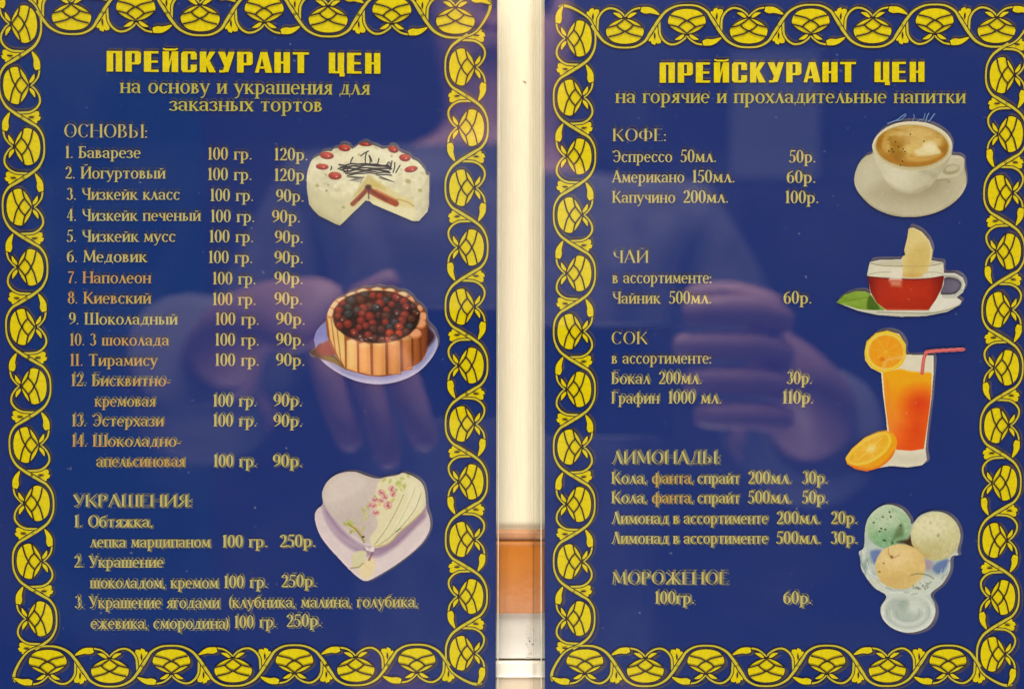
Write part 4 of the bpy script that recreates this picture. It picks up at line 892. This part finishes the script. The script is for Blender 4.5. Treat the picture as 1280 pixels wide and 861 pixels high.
O_ICE = [(62, 330), (92, 300), (100, 180), (130, 110), (190, 60), (250, 48), (320, 75), (365, 130), (378, 165), (430, 110), (510, 88), (590, 105), (650, 165), (668, 240), (650, 320), (655, 348), (612, 362), (605, 440), (560, 520), (490, 580), (515, 640), (515, 710), (470, 780), (370, 812), (270, 790), (205, 730), (192, 660), (225, 592), (150, 540), (80, 440), (70, 370)]
def f_ice():
    c = Cv(1071, 627, 1203, 792, (176, 188, 184)).frame(1060, 620, 4.787)
    c.A = c.poly(O_ICE, .3); n = c.noise(8, 21, 4)
    c.shade(.92 + .18 * n)
    c.put((96, 120, 176), c.poly([(130, 330), (190, 320), (180, 370), (150, 400)], 2), .9); c.put((96, 118, 170), c.poly([(500, 420), (560, 380), (600, 380), (580, 440), (530, 460)], 2), .9); c.put((160, 140, 160), c.ell(475, 405, 28, 36, 0, 2), .8)
    c.put((206, 212, 206), c.line([(85, 420), (130, 500), (220, 575), (360, 600), (480, 575), (570, 500), (605, 400)], 22, 2), .8); c.put((210, 216, 208), c.line([(100, 310), (96, 380), (140, 460)], 14, 1.5), .7)
    c.put((120, 146, 140), c.line([(70, 350), (78, 400), (100, 440), (96, 470)], 8, .8), .7); c.put((100, 128, 120), c.ell(110, 400, 22, 34, 20, 2), .4); c.put((220, 224, 220), c.line([(62, 330), (80, 312), (90, 340)], 8, .7), .8); c.put((216, 218, 210), c.line([(600, 372), (630, 340), (656, 348)], 7, .7), .8)
    b = c.ell(355, 692, 163, 120, 0, .7); c.put((188, 196, 190), b); c.put((214, 218, 212), b * (1 - c.ell(355, 682, 140, 96, 0, 2))); c.put((168, 180, 172), b * (c.ell(345, 660, 120, 78, 0, 3)), .7); c.put((206, 212, 204), b * c.ell(400, 650, 60, 45, 10, 4), .8); c.put((146, 162, 152), b * c.ell(330, 640, 30, 36, 0, 3), .6); c.put((170, 180, 172), b * c.line([(210, 710), (260, 770), (360, 795), (460, 765), (500, 710)], 8, 1.2), .7)
    c.put((196, 204, 196), c.poly([(235, 580), (480, 580), (470, 610), (250, 610)], 2), .7)
    def scoop(cx, cy, rx, ry, col, hi, lo, seed):
        m = c.ell(cx, cy, rx, ry, 0, .7); nn = c.noise(4, seed, 4); c.put(col, m); c.put(hi, m * c.ell(cx - rx * .2, cy - ry * .45, rx * .7, ry * .5, 0, 6), .8); c.put(lo, m * c.ell(cx + rx * .15, cy + ry * .75, rx * .9, ry * .5, 0, 6), .8)
        c.put(lo, m * np.clip((nn - .55) * 5, 0, 1), .35); c.put(hi, m * np.clip((.42 - nn) * 5, 0, 1), .4); return m
    scoop(236, 178, 136, 130, (160, 188, 150), (192, 206, 180), (118, 166, 122), 31)
    c.put((206, 214, 200), c.line([(104, 230), (112, 150), (160, 85), (250, 56), (330, 90)], 14, 2), .6); c.put((84, 104, 62), c.poly([(290, 190), (320, 165), (325, 230), (270, 255), (255, 280)], 2.5), .7)
    for (x, y) in [(186, 208), (220, 196), (245, 92), (210, 260), (150, 155), (205, 122), (262, 275), (310, 172), (252, 120), (195, 190), (218, 262)]: c.put((46, 60, 40), c.ell(x, y, 7, 5, x, .5), .8)
    c.put((62, 42, 20), c.poly([(290, 270), (350, 255), (375, 230), (390, 290), (460, 350), (400, 330), (340, 285)], 2), .95)
    scoop(520, 236, 148, 144, (204, 200, 156), (222, 218, 184), (190, 180, 128), 33)
    c.put((188, 158, 86), c.poly([(385, 280), (440, 330), (490, 355), (430, 350)], 4), .8); c.put((150, 142, 100), c.ell(536, 232, 10, 12, 0, 1), .6); c.put((170, 160, 116), c.ell(490, 155, 8, 8, 0, 1), .5)
    scoop(310, 418, 150, 134, (214, 186, 122), (224, 202, 150), (204, 178, 112), 35)
    c.put((170, 130, 74), c.line([(238, 310), (240, 340), (262, 365), (300, 350)], 7, .9), .7); c.put((196, 162, 100), c.ell(250, 500, 70, 18, -8, 5), .5); c.put((120, 90, 50), c.ell(258, 360, 9, 10, 0, .8), .7)
    c.put((150, 120, 80), c.ell(210, 398, 6, 5, 0, .7)); c.put((150, 120, 80), c.ell(184, 448, 8, 6, 0, .8))
    c.put((204, 210, 198), c.poly([(400, 520), (450, 480), (540, 480), (560, 500), (480, 570), (330, 585), (200, 555), (150, 500), (260, 560), (350, 565)], 3), .8)
    c.put((110, 118, 96), c.line([(375, 470), (410, 460), (470, 468), (510, 490)], 6, .7), .8)
    for k in range(26): c.put((104, 112, 90), c.ell(385 + c.rng.uniform(0, 92), 552 - c.rng.uniform(0, 40) * (1 - abs(k - 13) / 20), 6, 4, c.rng.uniform(0, 180), .7), .5)
    for k in range(30):
        a = c.rng.uniform(.15, 3.0); r_ = c.rng.uniform(.82, 1.0); x = 345 + 262 * r_ * math.cos(a); y = 380 + 205 * r_ * math.sin(a)
        c.put([(226, 230, 224), (128, 150, 148), (200, 208, 202)][k % 3], c.line([(x, y), (x - 34 * math.sin(a), y + 26 * math.cos(a))], c.rng.uniform(4, 9), .7), .55)
    for k, rr_ in enumerate((150, 128, 100, 70)):
        c.put((222, 226, 220) if k % 2 == 0 else (150, 164, 156), c.line([(355 + rr_ * math.cos(R(t)), 690 + rr_ * .72 * math.sin(R(t))) for t in range(-20, 210, 23)], 8, 1.2), .6)
    return c
def zz(pts, ox, oy, sc): return [(x / sc + ox, y / sc + oy) for x, y in pts]
PICS = [[('cream_cake_picture', zz(O_CAKE, 370, 165, 6.889), f_cake), ('berry_cake_picture', zz(O_BISC, 380, 345, 5.94), f_bisc), ('heart_cake_picture', zz(O_HEART, 380, 575, 5.382), f_heart)],
        [('coffee_cup_picture', zz(O_CUP, 1055, 140, 6.15), f_cup), ('tea_cup_picture', zz(O_TEA, 1035, 275, 6.62), f_tea), ('juice_glass_picture', zz(O_JUICE, 1050, 400, 4.303), f_juice), ('ice_cream_picture', zz(O_ICE, 1060, 620, 4.787), f_ice)]]
PICS[1].append(('steam_picture', zz([(330, 92), (331, 92), (330, 93)], 1055, 140, 6.15), f_steam))


# ------------------------------------------------------------------ build both boards
LAB = [('blue laminated price board listing cakes and decorations, with three cake pictures', 'price board'),
       ('blue laminated price board listing hot and cold drinks, with coffee, tea and ice cream', 'price board')]
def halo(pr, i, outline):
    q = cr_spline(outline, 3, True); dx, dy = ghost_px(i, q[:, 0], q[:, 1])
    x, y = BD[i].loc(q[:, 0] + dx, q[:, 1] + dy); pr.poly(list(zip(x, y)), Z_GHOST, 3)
for i in (0, 1):
    B = BD[i]
    XL = -B.w - (.012 if i == 0 else 0); XR = B.w + (.012 if i == 1 else 0)
    root = empty('price_board'); root.matrix_world = B.mat
    tag(root, LAB[i][0], LAB[i][1], 'blue price boards')
    box('printed_sheet', (XL, XR, 0, B.h, -.0005, 0), M_blue, root)
    ext = 0.0006 if i == 0 else 0.0011
    pane = box('acrylic_cover', (XL - ext, XR + .0005, -.001, B.h + .001, .0010, .0026), M_pane, root)
    # polished edges of the cover and the back plate
    back = box('acrylic_back', (XL - (.0008 if i == 0 else .0034), XR + .0007, -.001, B.h + .001, -.0021, -.0009), M_back, root)
    for sx in (-1, 1):
        e0 = (XL - ext - .00026) if sx < 0 else (XR + .00052)
        box('acrylic_edge', (e0, e0 + .00024, -.001, B.h + .001, .00095, .00265), M_edge, root)
    if i == 1:
        e0 = XL - .0034
        box('acrylic_edge', (e0 - .0002, e0 - .00002, -.001, B.h + .001, -.0020, -.0010), M_edge2, root)
    for sx in (-1, 1):                          # standoffs to the wall (out of view, above and below)
        for yy in (.006, B.h - .006):
            box('spacer', (sx * B.w * .9 - .004, sx * B.w * .9 + .004, yy - .004, yy + .004, -.0048, -.0023), M_edge, root)
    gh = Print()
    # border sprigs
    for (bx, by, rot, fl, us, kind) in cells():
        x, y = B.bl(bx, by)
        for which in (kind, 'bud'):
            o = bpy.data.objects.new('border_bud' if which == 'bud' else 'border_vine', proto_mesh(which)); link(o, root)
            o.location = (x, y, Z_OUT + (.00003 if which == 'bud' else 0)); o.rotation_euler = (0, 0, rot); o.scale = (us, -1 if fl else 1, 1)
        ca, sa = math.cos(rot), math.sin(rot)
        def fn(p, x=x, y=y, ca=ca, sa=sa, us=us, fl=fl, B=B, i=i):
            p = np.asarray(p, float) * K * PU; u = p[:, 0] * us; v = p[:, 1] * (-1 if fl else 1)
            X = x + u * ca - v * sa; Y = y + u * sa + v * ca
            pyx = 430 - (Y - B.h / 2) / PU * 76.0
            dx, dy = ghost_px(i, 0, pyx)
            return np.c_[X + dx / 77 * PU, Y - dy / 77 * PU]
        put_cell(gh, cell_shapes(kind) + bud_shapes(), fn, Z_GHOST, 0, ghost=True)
    # lettering
    for (s, x0, b0, x1, b1, sz, st) in TXT[i]:
        sh = set_run(i, s, x0, b0, x1, b1, sz, st == 'T')
        pr = Print()
        if st == 'T': emit(pr, sh, i, Z_OUT, 1, grow=1.0)
        emit(pr, sh, i, Z_TXT, 0, grow={'t': -.06, 'n': -.02, 'h': -.36, 's': -.12, 'T': .1}[st])
        nm = {'T': 'title_lettering', 's': 'subtitle_lettering', 'h': 'heading_lettering', 't': 'menu_lettering', 'n': 'price_lettering'}[st]
        pr.build(nm, [M_warm if (st == 't' and any(w_ in s for w_ in ('Напол', 'Киев', '3 шок', 'Тира', 'Бискв', 'крем', 'Эстер', 'Шоколадно', 'апель', 'фанта')) and b0 < 640) else {'T': M_yel, 's': M_sub}.get(st, M_text), M_brown], root)  # the warm rows carry a reflected tint as their own colour
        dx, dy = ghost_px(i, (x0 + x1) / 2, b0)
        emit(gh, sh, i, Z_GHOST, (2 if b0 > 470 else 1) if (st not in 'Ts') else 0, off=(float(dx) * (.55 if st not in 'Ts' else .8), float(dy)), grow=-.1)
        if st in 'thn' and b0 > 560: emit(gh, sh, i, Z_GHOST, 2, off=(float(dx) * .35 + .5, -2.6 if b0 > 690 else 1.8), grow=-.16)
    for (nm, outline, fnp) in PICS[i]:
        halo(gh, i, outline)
    gh.build('painted_glass_ghost', [M_ghost, M_ghost_f, M_ghost_t, M_halo], root)  # doubled reflection in the cover glass, painted as a flat layer
    for (nm, outline, fnp) in PICS[i]:
        build_picture(nm, i, outline, fnp, root)

# ------------------------------------------------------------------ the photographer and the room, seen only as reflections in the covers
m_skin = mat('skin', (.66, .35, .31), .5, .12, 60)
m_shirt = mat('grey_shirt_fabric', (.20, .185, .215), .9, .5, 26, bump=.3)
m_jean = mat('blue_denim', (.04, .12, .34), .9, .3, 60)
def skin_mesh(name, nodes, edges, mat_, parent=None, root=0, sub=2):
    """nodes: (x, y, z, radius)"""
    me = bpy.data.meshes.new(name); me.from_pydata([n[:3] for n in nodes], edges, []); o = bpy.data.objects.new(name, me); link(o, parent)
    me.materials.append(mat_)
    md = o.modifiers.new('skin', 'SKIN'); md.use_smooth_shade = True
    for k, n in enumerate(nodes):
        r = n[3]; me.skin_vertices[0].data[k].radius = (r, r) if not isinstance(r, tuple) else r
    me.skin_vertices[0].data[root].use_root = True
    s = o.modifiers.new('sub', 'SUBSURF'); s.levels = sub; s.render_levels = sub
    return o
def chain(nodes, edges, start, pts):
    prev = start
    for p in pts:
        nodes.append(p); edges.append((prev, len(nodes) - 1)); prev = len(nodes) - 1
    return prev
pr_ = empty('person', (0, -.40, -1.15))
tag(pr_, 'photographer in grey shirt and jeans holding a dark phone, mirrored in the board covers', 'person')
def rel(p): return (p[0], p[1] + .40, p[2] + 1.15) + tuple(p[3:])
N_, E_ = [], []
N_.append(rel((0, -.40, -.42, (.15, .11))))
chest = chain(N_, E_, 0, [rel((0, -.40, -.22, (.15, .11))), rel((0, -.41, -.02, (.17, .12))), rel((0, -.41, .09, (.15, .10)))])
neck = chain(N_, E_, chest, [rel((0, -.42, .17, .055)), rel((0, -.41, .22, .052)), rel((0, -.40, .28, (.072, .085))), rel((0, -.40, .36, (.075, .09))), rel((0, -.41, .42, .045))])
def hand_nodes(hx, sgn, wrist, palm, fingers):
    pass
# arms with hands (one body surface)
for sgn in (1, -1):
    sh = chain(N_, E_, chest, [rel((.17 * sgn, -.41, .10, .060))])
    if sgn > 0: el = [rel((.27, -.36, -.12, .048)), rel((.25, -.22, -.11, .042)), rel((.205, -.06, -.055, .030)), rel((.172, -.020, -.026, (.030, .018))), rel((.146, .003, -.020, (.038, .013)))]
    else: el = [rel((-.27, -.36, -.12, .048)), rel((-.25, -.22, -.08, .042)), rel((-.175, -.07, -.016, .026)), rel((-.130, -.022, -.004, (.028, .018))), rel((-.096, .002, -.010, (.034, .013)))]
    hd = chain(N_, E_, sh, el)
hips = chain(N_, E_, 0, [rel((0, -.40, -.50, (.16, .12)))])
for sgn in (1, -1): chain(N_, E_, hips, [rel((.09 * sgn, -.40, -.60, .085)), rel((.10 * sgn, -.38, -.82, .060)), rel((.10 * sgn, -.40, -1.08, .045)), rel((.10 * sgn, -.33, -1.13, .035))])
body = skin_mesh('body', N_, E_, m_skin, pr_)
# fingers, each rooted in the palm
fing = {1: [[(.165, .004, -.002 - .0190 * k, .0095), (.140, .018, .006 - .0200 * k, .0098), (.116, .020, .006 - .0200 * k, .0092), (.098 + .006 * (k == 3) - .006 * (k == 1), .014, .005 - .0200 * k, .0080)] for k in range(4)],
        -1: [[(-.104 + .018 * k, .004, -.022, .0095), (-.098 + .0215 * k, .018, -.040, .0098), (-.090 + .0215 * k, .020, -.064, .0092), (-.084 + .0215 * k, .013, -.084 - .012 * (k == 1), .0080)] for k in range(3)] + [[(-.088, .004, -.002, .010), (-.076, .008, .006, .0088), (-.064, .008, .012, .0080), (-.058, .006, .016, .0070)]]}
for sgn, fs in fing.items():
    for fpts in fs:
        skin_mesh('finger', [rel(p) for p in fpts], [(0, 1), (1, 2), (2, 3)], m_skin, pr_)
skin_mesh('finger', [rel(p) for p in [(.165, -.004, .004, .012), (.135, -.016, .016, .011), (.105, -.018, .014, .009)]], [(0, 1), (1, 2)], m_skin, pr_)
# shirt: torso and sleeves, a little larger than the body
S_, F_ = [], []
S_.append(rel((0, -.40, -.48, (.17, .13))))
c1 = chain(S_, F_, 0, [rel((0, -.40, -.22, (.175, .13))), rel((0, -.41, -.02, (.19, .14))), rel((0, -.41, .10, (.16, .115))), rel((0, -.415, .155, .065))])
c1 = 3
for sgn, el in ((1, [(.18, -.41, .10, .075), (.285, -.36, -.12, .062), (.262, -.22, -.112, .056), (.225, -.105, -.075, .050)]), (-1, [(-.18, -.41, .10, .075), (-.285, -.36, -.12, .062), (-.262, -.22, -.085, .056), (-.220, -.110, -.035, .050)])):
    chain(S_, F_, c1, [rel(p) for p in el])
skin_mesh('shirt', S_, F_, m_shirt, pr_)
J_ = [rel((0, -.40, -.47, (.165, .125)))]; JF = []
hp = chain(J_, JF, 0, [rel((0, -.40, -.54, (.17, .13)))])
for sgn in (1, -1): chain(J_, JF, hp, [rel((.09 * sgn, -.40, -.62, .095)), rel((.10 * sgn, -.38, -.82, .072)), rel((.10 * sgn, -.40, -1.06, .060))])
skin_mesh('jeans', J_, JF, m_jean, pr_)
m_cuff = mat('grey_cuff_edge', (.26, .25, .28), .8, .1, 60)
for p0, p1 in (((.2255, -.1065, -.0755), (.2235, -.1010, -.0740)), ((-.2205, -.1115, -.0355), (-.2185, -.1060, -.0335))):
    skin_mesh('cuff', [rel(p0 + (.0515,)), rel(p1 + (.0515,))], [(0, 1)], m_cuff, pr_)
# hair and face
h_ = [rel((0, -.43, .34, (.078, .08))), rel((0, -.43, .40, (.076, .082))), rel((0, -.42, .435, .05))]
skin_mesh('hair', h_, [(0, 1), (1, 2)], mat('dark_hair', (.03, .02, .015), .6, .3, 80), pr_)
m_eye = mat('dark_eye', (.03, .02, .02), .2)
for sgn in (1, -1):
    bm = bmesh.new(); bmesh.ops.create_uvsphere(bm, u_segments=12, v_segments=8, radius=.011); me = bpy.data.meshes.new('eye'); bm.to_mesh(me); bm.free(); me.materials.append(m_eye)
    o = link(bpy.data.objects.new('eye', me), pr_); o.location = rel((.03 * sgn, -.325, .33))
skin_mesh('nose', [rel((0, -.322, .335, .008)), rel((0, -.300, .300, .012))], [(0, 1)], m_skin, pr_)
skin_mesh('mouth', [rel((-.022, -.318, .268, .005)), rel((0, -.312, .266, .007)), rel((.022, -.318, .268, .005))], [(0, 1), (1, 2)], mat('lips', (.42, .16, .14), .5), pr_)
# phone
ph = empty('phone', (.022, -.008, -.036)); tag(ph, 'dark phone held sideways in both hands in front of the boards', 'phone')
box('phone_body', (-.076, .076, -.0045, .0035, -.035, .035), mat('phone_black', (.012, .012, .016), .25), ph, .003)
bm = bmesh.new(); bmesh.ops.create_cone(bm, cap_ends=True, segments=32, radius1=.006, radius2=.006, depth=.0016)
me = bpy.data.meshes.new('lens_ring'); bm.to_mesh(me); bm.free(); me.materials.append(mat('lens_glass', (.01, .01, .02), .08))
for k in (0, 1):
    o = link(bpy.data.objects.new('lens_ring', me), ph); o.location = (.052, .0045, .020 - k * .018); o.rotation_euler = (R(90), 0, 0)
# room behind the photographer
m_rw = mat('dim_room_wall', (.20, .155, .165), .9, .2, 2)
st = mesh_obj('room_wall', [(-3, -2.2, -1.17), (3, -2.2, -1.17), (3, -2.2, 1.5), (-3, -2.2, 1.5)], [(0, 1, 2, 3)], m_rw); tag(st, kind='structure')
fl = mesh_obj('floor', [(-3, -2.2, -1.17), (3, -2.2, -1.17), (3, .3, -1.17), (-3, .3, -1.17)], [(0, 1, 2, 3)], mat('dark_floor', (.03, .06, .16), .6, .3, 4)); tag(fl, kind='structure')
nb = empty('notice_board', (.86, -2.19, .50)); tag(nb, 'pale rectangular panel on the dim far wall, mirrored in the drinks board', 'notice board')
box('panel', (-.145, .145, -.0, .02, 0, .42), mat('pale_panel', (.85, .82, .80), .7, .1, 5), nb)

cv_ = []; cf_ = []  # unseen teal sheet added to tint what the cake board reflects
for k in range(61):
    x = -1.45 + .55 * k / 60; y = -2.12 + .03 * math.sin(k * 1.05) + .01 * math.sin(k * .37)
    cv_ += [(x, y, -1.10), (x, y, .74), (x, y - .006, -1.10), (x, y - .006, .74)]
for k in range(60):
    a = 4 * k; cf_ += [(a, a + 4, a + 5, a + 1), (a + 2, a + 3, a + 7, a + 6)]
cu = mesh_obj('added_tint_sheet', cv_, cf_, mat('teal_tint_sheet', (.02, .30, .50), .9, .2, 6), None, smooth=True)
tag(cu, 'teal folded sheet added by the dim far wall to tint the cake board reflection', 'added_tint_sheet')
